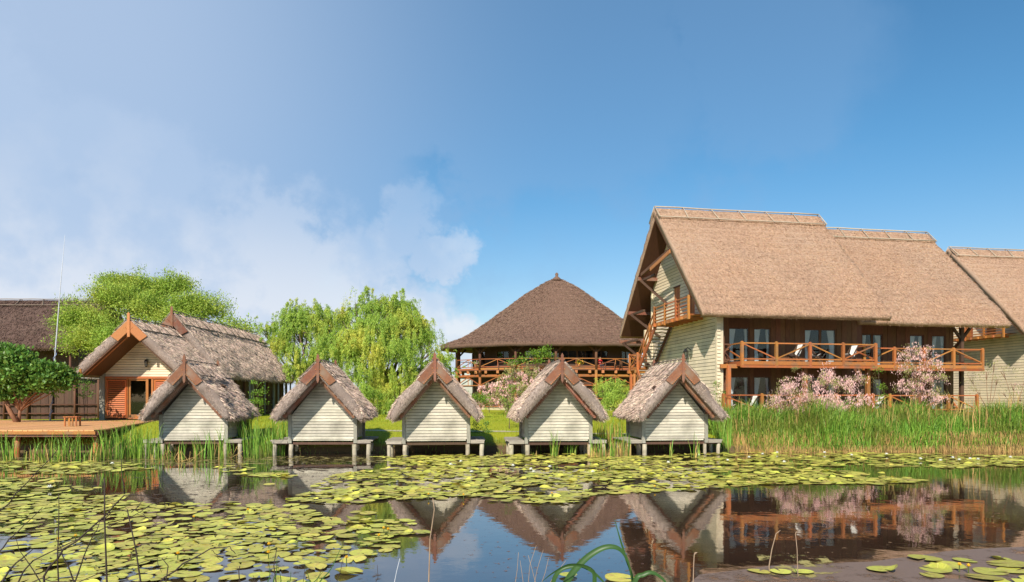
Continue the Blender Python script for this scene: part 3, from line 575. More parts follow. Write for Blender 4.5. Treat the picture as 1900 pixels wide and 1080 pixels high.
for s in (-1, 1):
    nrm = Vector((s*.68, 0, .733)); dn = Vector((s*.733, 0, -.68))
    for (ya, zr, ln, w, m1) in ((-.09, 7.12, 1.5, .52, M['barge2']), (5.40, 8.22, 1.7, .52, M['barge'])):
        slp = (3.1/3.35 if ya < 1 else 4.15/3.45); dn = Vector((s, 0, -slp)).normalized(); nrm = Vector((s*slp, 0, 1)).normalized()
        ap = Vector((0, ya, zr)); MB().prism([ap, ap+dn*ln, ap+dn*(ln-.12)-nrm*w, Vector((0, ya, zr-w/nrm.z))], (0, .05, 0)).build('barge_board', m1, H)
        a2 = Vector((0, ya+.36, zr-.60)); L_ = 3.9
        MB().prism([a2, a2+dn*L_, a2+dn*L_-nrm*.17, a2-Vector((0, 0, .17/nrm.z))], (0, .05, 0)).build('verge_board', m1, H)
        tr = MB(); c0 = ap-nrm*(w-.02)
        for k in range(14): c = c0+dn*(.15+k*.085); tr.prism([c+Vector((0, -.02, 0)), c+dn*.06+Vector((0, -.02, 0)), c+dn*.03-nrm*.05+Vector((0, -.02, 0))], (0, .03, 0))
        tr.build('carved_trim', m1, H)
    bm_('eave_beam', H, M['orange'], (s*2.95, -.05, 3.98), (s*2.95, 5.8, 3.98), .14, .26)
for (ya, z0, z1) in ((-.14, 6.05, 7.55), (5.35, 7.1, 8.65)):
    mb = MB(); mb.box(-.08, .08, ya, ya+.06, z0, z1-.12); mb.prism([(-.10, ya, z1-.12), (.10, ya, z1-.12), (0, ya, z1)], (0, .06, 0)); mb.build('finial', M['barge2'] if ya < 1 else M['barge'], H)
# door opening
fr = M['orange']
bx('door_frame', H, fr, -2.62, 2.42, yw-.10, yw+.04, 3.58, 3.72)
for xx in (-2.62, -1.28, 2.35): bx('door_frame', H, fr, xx, xx+.09, yw-.09, yw+.05, 1.04, 3.575)
def shutter(x0, x1, open_y=0.0):
    f = MB(); y = yw-.14-open_y; w = .10
    f.box(x0, x0+w, y, y+.05, 1.08, 3.52); f.box(x1-w, x1, y, y+.05, 1.08, 3.52); f.box(x0+w, x1-w, y, y+.05, 1.08, 1.26); f.box(x0+w, x1-w, y, y+.05, 3.40, 3.52)
    s = f.build('shutter', M['shutter'], H); k = 17
    me = MB().hexa([(x0+w, y-.005, 0), (x1-w, y-.005, 0), (x1-w, y+.012, 0), (x0+w, y+.012, 0), (x0+w, y+.035, .085), (x1-w, y+.035, .085), (x1-w, y+.05, .085), (x0+w, y+.05, .085)]).mesh('slat', M['shutter'])
    for i in range(k):
        o = link(bpy.data.objects.new('slat', me), s); o.location = (0, 0, 1.28+i*.124)
shutter(-2.50, -1.24); shutter(.52, 1.45, .05); shutter(1.50, 2.38)
d = MB(); d.box(-1.16, -1.04, yw-.02, yw+.05, 1.05, 3.55); d.box(-.06, .10, yw-.06, yw+.05, 1.05, 3.55); d.box(-1.04, -.06, yw-.02, yw+.04, 1.05, 1.3); d.box(-1.04, -.06, yw-.02, yw+.04, 3.45, 3.55)
do = d.build('door', fr, H); bx('pane', do, M['glass'], -1.04, -.06, yw+.0, yw+.015, 1.3, 3.45)
d = MB(); d.box(.28, .42, yw-.06, yw+.05, 1.05, 3.55); d.build('door_frame', fr, H)
bx('threshold', H, fr, -1.25, .5, yw-.12, yw-.02, 1.02, 1.10)
hx, hy = -23.2, 42.5
wall_lamp('wall_lamp', 'black lantern on the gable of the low house with orange shutters', (hx+.05, hy+yw-.03, 4.55), 1.5)

# ---------------------------------------------------------------- deck on the left
DK = empty('wooden_deck', 'sunlit orange plank deck over the reeds at the far left', 'deck', (0, 0, 0))
rr = np.random.default_rng(4)
def dback(x): return 43.6 if x < -22.1 else 29.9+(-17.5-x)/4.6*13.7
x = -34.0
while x < -17.75:
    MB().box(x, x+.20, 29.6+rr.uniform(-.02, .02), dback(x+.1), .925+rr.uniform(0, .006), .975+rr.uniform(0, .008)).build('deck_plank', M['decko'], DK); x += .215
bm_('edge_beam', DK, M['orange'], (-34, 29.62, .86), (-17.6, 29.62, .86), .08, .13); bm_('edge_beam', DK, M['barge'], (-34, 29.72, .74), (-17.6, 29.72, .74), .10, .10)
bm_('edge_beam', DK, M['brown'], (-17.56, 29.68, .84), (-22.2, 43.4, .84), .08, .16)
for (px_, yy) in ((-32.3, 30.0), (-27.2, 30.0), (-21.15, 30.0), (-17.85, 30.1), (-19.0, 33.6), (-20.6, 38.0)):
    tb('deck_post', DK, M['orange'], [(px_-.08, yy, -.9), (px_, yy, .8)], .11, 10)
ST = empty('wooden_stool', 'small square wooden stool standing on the left deck', 'stool', (-21.2, 33.8, .985), R(8))
k = 6
for i in range(k): bx('seat_slat', ST, M['orange'], -.31+i*.105, -.31+i*.105+.092, -.26, .26, .43, .47)
for sx in (-1, 1):
    for sy in (-1, 1): bx('leg', ST, M['orange'], sx*.25-.03, sx*.25+.03, sy*.2-.03, sy*.2+.03, 0, .43)
    bx('stretcher', ST, M['orange'], sx*.25-.02, sx*.25+.02, -.17, .17, .32, .37)
bx('leg', ST, M['orange'], -.08, -.02, -.225, -.175, 0, .43); bx('leg', ST, M['orange'], .06, .12, -.225, -.175, 0, .43)
tag(tb('plank', None, M['bark'], [(-25.9, 31.8, 1.005), (-24.9, 31.9, 1.005)], .03, 6), 'thin dark stick lying on the left deck', 'stick')
# tall leaning pole
FP = empty('tall_pole', 'very tall thin white pole leaning right beside the left deck', 'pole', (-27.7, 42.0, .95))
tb('shaft', FP, M['polewhite'], [(0, 0, 0), (.35, 0, 4.5), (.62, 0, 8), (.9, 0, 11.15)], [.04, .034, .022, .010], 8)
hel = [(.35/4.5*z_+.068*math.cos(z_*11), .068*math.sin(z_*11), z_) for z_ in np.linspace(.1, 4.4, 150)]
tb('rope', FP, M['rope'], hel, .017, 5)
# stool-side dark long building far left
LB = empty('long_thatched_building', 'long building with old dark thatch at the far left edge', 'building', (-47.6, 83, 0), R(-90))
thatch_roof(LB, 7, 8.0, 13.9, -58, 0, .55, 131, M['thatch_old'], M['straw_old'], 40000, cap=1.25, capt=.08, L=.4, Wd=.045, lift=.3, amp=.07, ragged=.10, bulge=.1, cross=2.6, pr=.05, res=.5, fringe=.4, verge=.6)
bx('wall', LB, M['dark'], 4.2, 4.5, -58, -1, .8, 7.9); bx('side_wall', LB, M['dark'], -4.5, 4.2, -1.3, -1.05, .8, 9)
for k in range(15):
    yy = -57+k*4; tb('post', LB, M['brown'], [(5.9, yy, .8), (5.9, yy, 8)], .13, 8)
    bx('door_panel', LB, M['brown'], 4.52, 4.6, yy+.8, yy+2.6, 1.2, 3.6)
bm_('balcony_beam', LB, M['brown'], (5.8, -58, 4.3), (5.8, -1, 4.3), .3, .35)
for z_ in (4.9, 5.4): bm_('rail', LB, M['dark'], (5.9, -58, z_), (5.9, -1, z_), .1, .1)
FN = empty('boarded_fence', 'tall dark boarded fence with pale top pole behind the left deck', 'fence', (0, 0, 0))
for k in range(72): x_ = -45+k*.265; bx('fence_board', FN, M['dark'], x_, x_+.25, 47.6+.02*(k % 2), 47.64+.02*(k % 2), .6, 3.35+rr.uniform(-.04, .04))
tb('fence_rail', FN, M['postgrey'], [(-45, 47.5, 3.6), (-36, 47.5, 3.7), (-30, 47.5, 3.75), (-26.4, 47.5, 3.6)], .05, 6)
for k in range(12): tb('fence_post', FN, M['brown'], [(-44+k*1.6, 47.45, .7), (-44+k*1.6, 47.45, 3.6)], .08, 7)
for z_ in (1.3, 1.9): tb('fence_rail', FN, M['brown'], [(-44, 47.45, z_), (-26.6, 47.45, z_)], .05, 6)

# ---------------------------------------------------------------- railings and chairs
def railing(parent, p0, p1, bays, zt, zb, mat, style='diag', post=.14, start=0, ends=(True, True), flip=0, below=.28, rail=.075):
    """zt, zb heights of top and bottom rail above p.z (the deck)"""
    p0, p1 = Vector(p0), Vector(p1); U = Vector((0, 0, 1)); dr = (p1-p0).normalized()
    for i in range(bays+1):
        if (i == 0 and not ends[0]) or (i == bays and not ends[1]): continue
        q = p0.lerp(p1, i/bays); 
        mb = MB().beam(q-U*below, q+U*(zt+.06), post, post, dr); mb.path([q+U*(zt+.06), q+U*(zt+.10)], [post*.6, post*.35], 8); mb.build('railing_post', mat, parent)
    for i in range(bays):
        a, b = p0.lerp(p1, i/bays), p0.lerp(p1, (i+1)/bays); a2 = a+dr*post*.5; b2 = b-dr*post*.5
        bm_('top_rail', parent, mat, a2+U*zt, b2+U*zt, rail); bm_('bottom_rail', parent, mat, a2+U*zb, b2+U*zb, rail)
        lo, hi = zb+.05, zt-.05
        if style == 'diag':
            if (i+flip) % 2: bm_('brace', parent, mat, a2+U*lo, b2+U*hi, rail*.9)
            else: bm_('brace', parent, mat, a2+U*hi, b2+U*lo, rail*.9)
        elif style == 'truss':
            m = a.lerp(b, .5); bm_('brace', parent, mat, a2+U*lo, m-dr*.04+U*hi, rail*.9); bm_('brace', parent, mat, b2+U*lo, m+dr*.04+U*hi, rail*.9); bm_('brace', parent, mat, m+U*lo, m+U*hi, rail*.8)
        elif style == 'slat':
            for k in range(1, 4): z_ = zb+(zt-zb)*k/4; bm_('rail', parent, mat, a2+U*z_, b2+U*z_, rail*.7)
        elif style == 'x':
            bm_('brace', parent, mat, a2+U*lo, b2+U*hi, rail*.9); bm_('brace', parent, mat, a2+U*hi, b2+U*lo, rail*.85, rail*.6)
def deck_chair(loc, rz, label, kind='white'):
    t = empty('deck_chair', label, 'deck chair', loc, rz)
    for s in (-1, 1):
        x_ = s*.22
        bm_('frame', t, M['dark'], (x_, -.35, .02), (x_, .45, 1.0), .04, .05); bm_('leg', t, M['dark'], (x_*.92, .4, .02), (x_*.92, -.35, .52), .04, .05)
    mb = MB(); pts = [(-.36, .50), (-.1, .36), (.14, .36), (.30, .62), (.46, 1.0)]
    for a, b in zip(pts[:-1], pts[1:]): mb.hexa([(-.19, a[0], a[1]), (.19, a[0], a[1]), (.19, b[0], b[1]), (-.19, b[0], b[1]), (-.19, a[0], a[1]+.02), (.19, a[0], a[1]+.02), (.19, b[0], b[1]+.02), (-.19, b[0], b[1]+.02)])
    mb.build('canvas', M['fabric'], t); return t

# ---------------------------------------------------------------- big gabled buildings, ridge along local y, front towards local +x
def facade(T, y0, y1, xf, openings, z0, z1, mat):
    """wall of dark boards with door openings [(ya, yb)], glass doors and pale curtains in them"""
    ops = sorted(openings); cur = y0; top = z0+2.12
    for (a, b) in ops+[(y1, y1)]:
        if a > cur+.02:
            n = max(1, round((a-cur)/.3))
            for k in range(n):
                ya = cur+(a-cur)*k/n; yb = cur+(a-cur)*(k+1)/n; bx('wall_board', T, mat, xf-.12, xf+.02*(k % 2), ya+.004, yb-.004, z0, z1)
        cur = b
    for (a, b) in ops:
        bx('lintel', T, mat, xf-.12, xf+.01, a, b, top, z1)
        n = 2 if b-a > 1.4 else 1
        for k in range(n):
            ya = a+(b-a)*k/n; yb = a+(b-a)*(k+1)/n; f = MB(); w = .075
            f.box(xf-.09, xf-.03, ya, ya+w, z0+.02, top); f.box(xf-.09, xf-.03, yb-w, yb, z0+.02, top); f.box(xf-.09, xf-.03, ya+w, yb-w, z0+.02, z0+.16); f.box(xf-.09, xf-.03, ya+w, yb-w, top-.09, top)
            do = f.build('door', M['brown'], T); bx('pane', do, M['glass'], xf-.065, xf-.055, ya+w, yb-w, z0+.16, top-.09)
            # curtain gathered to the outer side
            c = MB(); sgn = 1 if k == 0 else -1; e = ya+w if k == 0 else yb-w; wd = min(.46, (yb-ya)*.5); m = 10
            zs = [(z0+.05, wd*.8), (z0+.9, wd*.55), (top-.1, wd)]
            for (za, wa), (zb_, wb) in zip(zs[:-1], zs[1:]):
                for q in range(m):
                    o0 = .03*((q % 2)*2-1); o1 = -o0
                    c.add([(xf-.16+o0, e+sgn*wa*q/m, za), (xf-.16+o1, e+sgn*wa*(q+1)/m, za), (xf-.16+o1, e+sgn*wb*(q+1)/m, zb_), (xf-.16+o0, e+sgn*wb*q/m, zb_)], [(0, 1, 2, 3)])
            c.build('curtain', M['curtain'], do)
            if n == 1:
                c2 = MB()
                for (za, wa), (zb_, wb) in zip(zs[:-1], zs[1:]):
                    for q in range(6):
                        o0 = .03*((q % 2)*2-1); c2.add([(xf-.16+o0, yb-w-wa*.4*q/6, za), (xf-.16-o0, yb-w-wa*.4*(q+1)/6, za), (xf-.16-o0, yb-w-wb*.4*(q+1)/6, zb_), (xf-.16+o0, yb-w-wb*.4*q/6, zb_)], [(0, 1, 2, 3)])
                c2.build('curtain', M['curtain'], do)
    bx('interior_wall', T, M['interior'], xf-2.6, xf-2.5, y0+.02, y1-.02, z0, z1)
def gable_end(T, yv=1.28, rear=-3.6):
    """the pale gable wall with the upper landing and the outside stair"""
    sl = 7.5/7.0; zi = 14.2-.62
    def lim(z):
        xr = min(5.8, (zi-z)/sl); xl = -min(-rear, (zi-z)/sl); return (xl, xr)
    holes = [(.05, .95, 7.08, 9.25), (2.2, 3.05, 7.08, 9.25)]
    planks(T, yv, -1, .55, 13.5, .20, lim, M['cream'], holes=holes, th=.03)
    MB().prism([(-3.5, yv+.06, .5), (5.7, yv+.06, .5), (5.7, yv+.06, 7.0), (.0, yv+.06, 13.3), (-3.5, yv+.06, 9.6)], (0, .08, 0)).build('wall_core', M['interior'], T)
    for h in holes:
        o = bx('door', T, M['orange'], h[0], h[1], yv+.0, yv+.05, h[2], h[3])
        for k in range(1, 5): bx('door_board', o, M['orange'], h[0]+(h[1]-h[0])*(k-1)/4+.02, h[0]+(h[1]-h[0])*k/4-.01, yv-.02, yv-.002, h[2]+.08, h[3]-.08)
        bx('door_frame', T, M['brown'], h[0]-.08, h[1]+.08, yv-.05, yv-.0305, h[3], h[3]+.10)
    bx('corner_board', T, M['cream'], 5.8, 5.98, yv-.09, yv+.3, .5, 6.75)
    bx('corner_board', T, M['cream'], rear-.16, rear, yv-.09, yv+.3, .5, 9.6)
    bx('side_wall', T, M['cream'], 4.6, 5.7, yv+.16, yv+.30, .5, 6.6)
    mb = MB()
    for k in range(30): mb.box(5.985, 6.03, yv-.07, yv+.12, .6+k*.2, .6+k*.2+.11)
    mb.build('corner_log_ends', M['cream'], T)
    # landing
    L0, L1, yo = -.15, 4.95, .02
    for k in range(16): xa = L0+(L1-L0)*k/16; bx('landing_board', T, M['orange'], xa, xa+.265, yo, yv-.1, 7.02, 7.06)
    bm_('landing_beam', T, M['orange'], (L0, yo+.05, 6.92), (L1, yo+.05, 6.92), .12, .18)
    for k in range(7): xa = L0+.2+k*.68; bm_('joist', T, M['orange'], (xa, yo-.16, 6.90), (xa, yv-.05, 6.90), .12, .16)
    railing(T, (L0, yo, 7.06), (L1, yo, 7.06), 3, .95, .12, M['orange'], 'slat', .12, below=.3)
    bm_('top_rail', T, M['orange'], (L1, yo, 8.0), (L1, yv, 8.0), .08)
    # stair down to the middle landing
    a = Vector((L0-.02, .62, 7.0)); b = Vector((-3.15, .62, 4.38))
    for yy in (.12, 1.12): bm_('stringer', T, M['orange'] if yy < 1 else M['brown'], (a.x+.1, yy, a.z-.02), (b.x, yy, b.z), .07, .26)
    n = 13
    for k in range(n):
        f = (k+.6)/n; q = a.lerp(b, f); bx('stair_tread', T, M['deck'], q.x-.16, q.x+.14, .17, 1.08, q.z+.03, q.z+.075)
    U = Vector((0, 0, 1)); f0 = Vector((a.x, .10, a.z)); f1 = Vector((b.x, .10, b.z))
    for h_ in (.98, .52): bm_('hand_rail', T, M['orange'], f0+U*h_, f1+U*h_, .07, .09)
    for f in (.02, .34, .68, 1.0): q = f0.lerp(f1, f); bm_('railing_post', T, M['orange'], q-U*.15, q+U*1.05, .10)
    for f in (0.02, .34, .68): q = f0.lerp(f1, f); q2 = f0.lerp(f1, f+.32); bm_('brace', T, M['orange'], q+U*.9, q2+U*.1, .06)
    bx('middle_landing', T, M['orange'], -4.75, -3.1, -.02, 1.2, 4.24, 4.32)
    for xx in (-4.6, -3.3): bm_('joist', T, M['orange'], (xx, -.15, 4.14), (xx, 1.25, 4.14), .14, .18)
    railing(T, (-4.7, 0, 4.32), (-3.15, 0, 4.32), 1, 1.0, .1, M['orange'], 'diag', .12, flip=1)
    railing(T, (-4.7, 0, 4.32), (-4.7, 1.2, 4.32), 1, 1.0, .1, M['orange'], 'x', .12, ends=(False, True))
    for xx in (-4.65, -3.2): bm_('landing_post', T, M['orange'], (xx, .08, .6), (xx, .08, 4.2), .16)
    # lower flight
    for yy in (-.08, 1.1): bm_('stringer', T, M['orange'], (-3.0, yy, 4.25), (.2, yy, .8), .07, .24)
    for k in range(14): f = (k+.5)/14; q = Vector((-3.0, 0, 4.3)).lerp(Vector((.2, 0, .8)), f); bx('stair_tread', T, M['deck'], q.x-.13, q.x+.13, -.04, 1.06, q.z, q.z+.04)
    # tie beams and braces under the far slope and the peak
    bm_('tie_beam', T, M['brown'], (-2.65, .12, 10.55), (2.3, .12, 11.25), .16, .20); bm_('tie_beam', T, M['barge2'], (-.7, -.05, 10.55), (2.5, -.05, 11.05), .05, .22)
    for (zz) in (10.4, 8.35, 6.5):
        xx = -(zi-zz)/sl+.12; bm_('purlin', T, M['barge'], (xx, -.1, zz-.1), (xx, 10, zz-.1), .2, .22)
        bm_('brace', T, M['dark'], (xx+.1, .1, zz-.2), (min(xx+2.6, -1), yv-.05, zz-2.0), .14, .14)
        bm_('tie_beam', T, M['dark'], (xx, .25, zz-.18), (rear if zz < 8 else xx+2.2, .25, zz-.18), .14)
def big_roof(T, y0, y1, seed, straws, zr=14.2, hw=7.0, ze=6.95):
    COURSE[0] = .035
    thatch_roof(T, hw, ze, zr, y0, y1, .40, seed, M['thatch_big'], M['straw_big'], straws, cap=1.1, capt=.06, L=.17, Wd=.020, lift=.40, amp=.035, ragged=.05, bulge=.05,
                cross=1.75, pr=.04, polemat='polelight', res=.2, soffit=M['soffit'], fringe=.6, verge=.7, capstraw=int(straws*.08))
def balcony(T, y0, y1, x0, x1, z, bays, flip=0, left_open=True):
    k = max(2, int((x1-x0)/.3))
    for i in range(k): xa = x0+(x1-x0)*i/k; bx('floor_board', T, M['brown'], xa, xa+(x1-x0)/k-.01, y0, y1, z-.06, z)
    bm_('fascia', T, M['orange'], (x1+.03, y0, z-.08), (x1+.03, y1, z-.08), .06, .20); bm_('fascia', T, M['orange'], (x1+.06, y0, z-.27), (x1+.06, y1, z-.27), .10, .13)
    for s in (y0, y1): bm_('fascia', T, M['orange'], (x0, s, z-.12), (x1, s, z-.12), .08, .25)
    railing(T, (x1, y0+.05, z), (x1, y1-.05, z), bays, 1.0, .14, M['orange'], 'diag', .15, flip=flip, below=.32, rail=.07)
    railing(T, (x0, y0+.05, z), (x1, y0+.05, z), 1, 1.0, .14, M['orange'], 'diag', .15, ends=(False, False), rail=.065)
    railing(T, (x0, y1-.05, z), (x1, y1-.05, z), 1, 1.0, .14, M['orange'], 'diag', .15, ends=(False, False), rail=.065)
def common_block(T, y0, y1, xf, openings, bal, lowrail, xb=-5.6, z_top=6.75, extra=()):
    for z0 in (1.5, 4.3): facade(T, y0, y1, xf, openings, z0, z0+2.72 if z0 < 2 else 7.3, M['facade'])
    bx('floor_slab', T, M['dark'], -5, xf-.12, y0+.1, y1-.1, 4.1, 4.28); bx('floor_slab', T, M['dark'], -5, xf-.12, y0+.1, y1-.1, 1.3, 1.48)
    bx('ceiling', T, M['dark'], -5, xf+1.4, y0+.1, y1-.1, 7.32, 7.42)
    bx('back_wall', T, M['cream'], -5.8, -5.6, y0, y1, .5, 7.2); bx('end_wall', T, M['cream'], -5.6, xf-.12, y1-.14, y1, .5, 7.2)
    (b0, b1, x1, bays, fl) = bal
    balcony(T, b0, b1, xf+.02, x1, 4.32, bays, fl)
    (l0, l1, lx, lb, fl2) = lowrail
    bx('terrace_floor', T, M['brown'], xf+.02, lx+.12, l0, l1, 1.36, 1.48); bm_('fascia', T, M['orange'], (lx+.16, l0, 1.36), (lx+.16, l1, 1.36), .07, .22)
    railing(T, (lx, l0+.05, 1.5), (lx, l1-.05, 1.5), lb, 1.0, .14, M['orange'], 'diag', .15, flip=fl2, below=.9, rail=.07)
A0 = Vector((8.98, 44.0, 0))
B1 = empty('big_gabled_building', 'tall thatched building with an outside stair on its pale gable and orange balconies', 'building', A0, R(-80))
big_roof(B1, 0, 11.25, 201, 60000)
gable_end(B1)
common_block(B1, 1.45, 11.2, 4.4, [(2.7, 4.0), (4.25, 5.35), (7.45, 9.55)], (2.25, 10.4, 6.7, 4, 0), (1.35, 10.5, 6.35, 4, 0))
for yy in (1.75, 6.3, 10.2): bm_('column', B1, M['orange'], (6.25, yy, .7), (6.25, yy, 4.12), .20)
for yy in (1.7,): bm_('column', B1, M['brown'], (5.6, yy, 4.3), (5.6, yy, 7.1), .2)
bm_('balcony_beam', B1, M['orange'], (6.2, 1.3, 4.08), (6.2, 2.3, 4.08), .14, .22)
railing(B1, (5.6, 1.42, 4.32), (5.6, 2.25, 4.32), 1, 1.0, .14, M['brown'], 'x', .12, ends=(False, False))
bx('side_panel', B1, M['barge2'], 4.7, 5.65, 1.62, 1.68, 1.5, 4.1)
# second block: a roof of its own, set back
B2 = empty('middle_gabled_building', 'second big thatched building, set back right of the tallest one, with a long orange balcony', 'building', A0+Vector((-.174, .985, 0))*2.3, R(-80))
big_roof(B2, 10.9, 21.3, 203, 56000, zr=14.0)
common_block(B2, 11.35, 19.5, 4.4, [(12.9, 14.4), (16.3, 17.35), (17.9, 18.95)], (11.3, 19.5, 6.7, 4, 1), (11.3, 19.5, 6.3, 4, 1))
bm_('column', B2, M['dark'], (5.7, 18.9, .7), (5.7, 18.9, 6.9), .2); bm_('column', B2, M['dark'], (6.2, 15.0, .7), (6.2, 15.0, 4.1), .2); bm_('column', B2, M['dark'], (6.2, 11.6, .7), (6.2, 11.6, 4.1), .2)
for s in (-1, 1): bm_('brace', B2, M['dark'], (5.7, 18.9, 6.0), (5.7, 18.9+s*.7, 6.85), .14)
# third building, like the first
B3 = empty('far_gabled_building', 'third big thatched building cut off by the right edge, seen past the others', 'building', A0+Vector((.985, .174, 0))*27.4+Vector((-.174, .985, 0))*7, R(-80))
big_roof(B3, 0, 14, 207, 50000)
gable_end(B3)
common_block(B3, 1.45, 14, 4.4, [(2.7, 4.0), (4.25, 5.35), (7.45, 9.55)], (2.25, 10.4, 6.7, 4, 0), (1.35, 10.5, 6.35, 4, 0))
def loc_in(o, x, y, z):
    return Matrix.Translation(o.location) @ Matrix.Rotation(o.rotation_euler.z, 4, 'Z') @ Vector((x, y, z))
def lampn(o, y, x, z, label):
    t = wall_lamp('wall_lamp', label, loc_in(o, x, y, z), 2.0); t.rotation_euler = (0, 0, o.rotation_euler.z)
lampn(B1, 1.22, 2.55, 9.7, 'black lantern beside the upper doors of the tall gable with the stair')
lampn(B1, 1.22, 2.6, 4.95, 'black lantern low on the tall gable, below the stair landing')
for (o, x, y, z, rz, lb) in ((B1, 5.9, 5.9, 4.33, 15, 'white deck chair on the upper balcony, left one of the pair'), (B1, 5.8, 7.2, 4.33, 165, 'white deck chair on the upper balcony, right one of the pair'),
                         (B1, 5.8, 9.4, 4.33, 20, 'white deck chair near the right end of the first upper balcony'), (B1, 5.5, 2.2, 1.49, 165, 'white deck chair behind the leftmost ground floor rail'),
                         (B1, 5.5, 3.4, 1.49, 15, 'white deck chair on the ground floor terrace, second from the left'), (B2, 5.7, 13.0, 1.49, 20, 'white deck chair on the ground floor of the second big building')):
    deck_chair(loc_in(o, x, y, z), o.rotation_euler.z+R(rz), lb)

# ---------------------------------------------------------------- the round building
RB = empty('round_thatched_building', 'round building with a wide conical thatched roof and a terrace with truss railings', 'building', (5.3, 83, 0))
EY = .52
prof = [(0.0, 16.55), (.5, 16.42), (1.3, 16.05), (2.3, 15.5), (4.0, 14.4), (5.5, 13.3), (7.2, 12.05), (9.2, 10.6), (10.4, 9.85), (11.6, 9.25), (12.8, 8.82), (13.75, 8.5)]
pr_ = np.array(prof); seg = np.concatenate([[0], np.cumsum(np.hypot(np.diff(pr_[:, 0]), np.diff(pr_[:, 1])))]); m = 190; tt = np.linspace(0, seg[-1], m)
pr2 = np.stack([np.interp(tt, seg, pr_[:, 0]), np.interp(tt, seg, pr_[:, 1])], 1)
bandf = lambda q: .075*((q/.72) % 1.0)*(q > .5)*(q < seg[-1]-.3); pr2[:, 1] += bandf(tt)           # courses of reed, each a little proud of the one below
nA = 160; fbr = Fbm(77, 4, .5); an = np.linspace(0, 2*PI, nA, endpoint=False)
rx = pr2[:, 0][:, None]; V = np.stack([rx*np.sin(an)[None, :], -rx*np.cos(an)[None, :]*EY, np.repeat(pr2[:, 1][:, None], nA, 1)], -1); V += (fbr(V)*.05)[..., None]*np.array([0, 0, 1])
bot = V[-1].copy(); bot[:, 2] -= .48; inn = bot.copy(); inn[:, :2] *= .93; inn[:, 2] += .22; top2 = np.zeros((nA, 3)); top2[:, 2] = 15.6
V = np.concatenate([V, bot[None], inn[None], top2[None]]); mm = len(V); idx = np.arange(nA); nx = (idx+1) % nA
F = np.concatenate([np.stack([i*nA+idx, (i+1)*nA+idx, (i+1)*nA+nx, i*nA+nx], 1) for i in range(mm-1)])
cone = np_mesh('cone_roof', V.reshape(-1, 3), F, M['thatch_cone'], RB, True)
rg = np.random.default_rng(9); n = 70000; s_ = seg[-1]*np.sqrt(rg.uniform(0, 1, n)); a_ = rg.uniform(0, 2*PI, n); r_ = np.interp(s_, tt, pr2[:, 0]); z_ = np.interp(s_, tt, pr2[:, 1])
P = np.stack([r_*np.sin(a_), -r_*np.cos(a_)*EY, z_], 1); P[:, 2] += fbr(P)*.05; s2 = np.minimum(s_+.2, seg[-1]); z0_ = z_-bandf(s_); D_ = np.stack([(np.interp(s2, tt, pr2[:, 0])-r_+.05)*np.sin(a_), -(np.interp(s2, tt, pr2[:, 0])-r_+.05)*np.cos(a_)*EY, np.interp(s2, seg, pr_[:, 1])-z0_], 1)
D_ = unit(unit(D_)+np.array([0, -.1, .25])*rg.uniform(0, 1, (n, 1))+rg.normal(size=(n, 3))*.12)
so = blades('straw', P, D_, 0.30*rg.uniform(.4, 1.2, n), .04*rg.uniform(.6, 1.4, n), M['straw_cone'], cone, rng=rg); so['kind'] = 'stuff'
MB().path([(0, 0, 16.3), (0, 0, 16.65), (0, 0, 16.8), (0, 0, 17.1), (0, 0, 17.25)], [.75, .34, .16, .2, .05], 12).build('finial', M['thatch_cone'], RB, True)
def ell(phi, rx_, ry_): return Vector((rx_*math.sin(phi), -ry_*math.cos(phi), 0))
dxs = [-11.7, -8.9, -4.9, -.5, 3.95, 8.4, 11.75]; phis = [math.asin(q/12.2) for q in dxs]; phis = phis+[PI-p for p in reversed(phis)]
rxp, ryp = 12.2, 6.35; zd = 5.75; orr = M['orange']
for k, p in enumerate(phis):
    q = ell(p, rxp, ryp); U = Vector((0, 0, 1))
    tb('post', RB, orr, [q+U*.6, q+U*5.5], .16, 8); tb('post', RB, M['brown'], [q+U*5.52, q+U*8.3], .16, 8)
    q2 = ell(phis[(k+1) % len(phis)], rxp, ryp); 
    for (qq, pdir) in ((q, (q2-q).normalized()),): 
        bm_('brace', RB, M['brown'], q+U*7.4, q+pdir*1.0+U*8.25, .16); 
    qp = ell(phis[k-1], rxp, ryp); pd = (qp-q).normalized(); bm_('brace', RB, M['brown'], q+U*7.4, q+pd*1.0+U*8.25, .16)
    if (q2-q).length < .5: continue
    wd = (q2-q).length; bays = 1 if wd < 6 else 2
    railing(RB, q+U*zd, q2+U*zd, bays, 1.0, .12, orr, 'truss', .14, ends=(False, bays > 1), rail=.075, below=.2)
    if bays == 1: bm_('railing_post', RB, orr, q+U*(zd-.2), q+U*(zd+1.15), .2)
    bm_('deck_beam', RB, orr, q+U*(zd-.12), q2+U*(zd-.12), .18, .2); bm_('deck_beam', RB, orr, q+U*(zd-.85), q2+U*(zd-.85), .16, .2)
    kk = max(2, int(wd/1.25))
    for j in range(kk): f = (j+.5)/kk; c = q.lerp(q2, f); o_ = Vector((c.x*.02, c.y*.04-.0, 0)); bx('joist_end', RB, M['barge2'], c.x-.14, c.x+.14, c.y-.35, c.y+.1, zd-.62, zd-.30)
    railing(RB, q+U*(zd-1.95), q2+U*(zd-1.95), bays, .98, .0, orr, 'truss', .14, ends=(False, False), rail=.09)
    railing(RB, q*.98+U*1.35, q2*.98+U*1.35, bays, 1.0, .1, M['orange'], 'truss', .14, ends=(False, False), rail=.10)
def disc(name, rx_, ry_, z0, z1, mat):
    n_ = 40; return MB().prism([tuple(ell(2*PI*i/n_, rx_, ry_)+Vector((0, 0, z0))) for i in range(n_)], (0, 0, z1-z0)).build(name, mat, RB)
disc('terrace_floor', 12.25, 6.4, 5.45, 5.55, M['brown']); disc('ground_floor', 12.1, 6.3, .8, 1.3, M['path'])
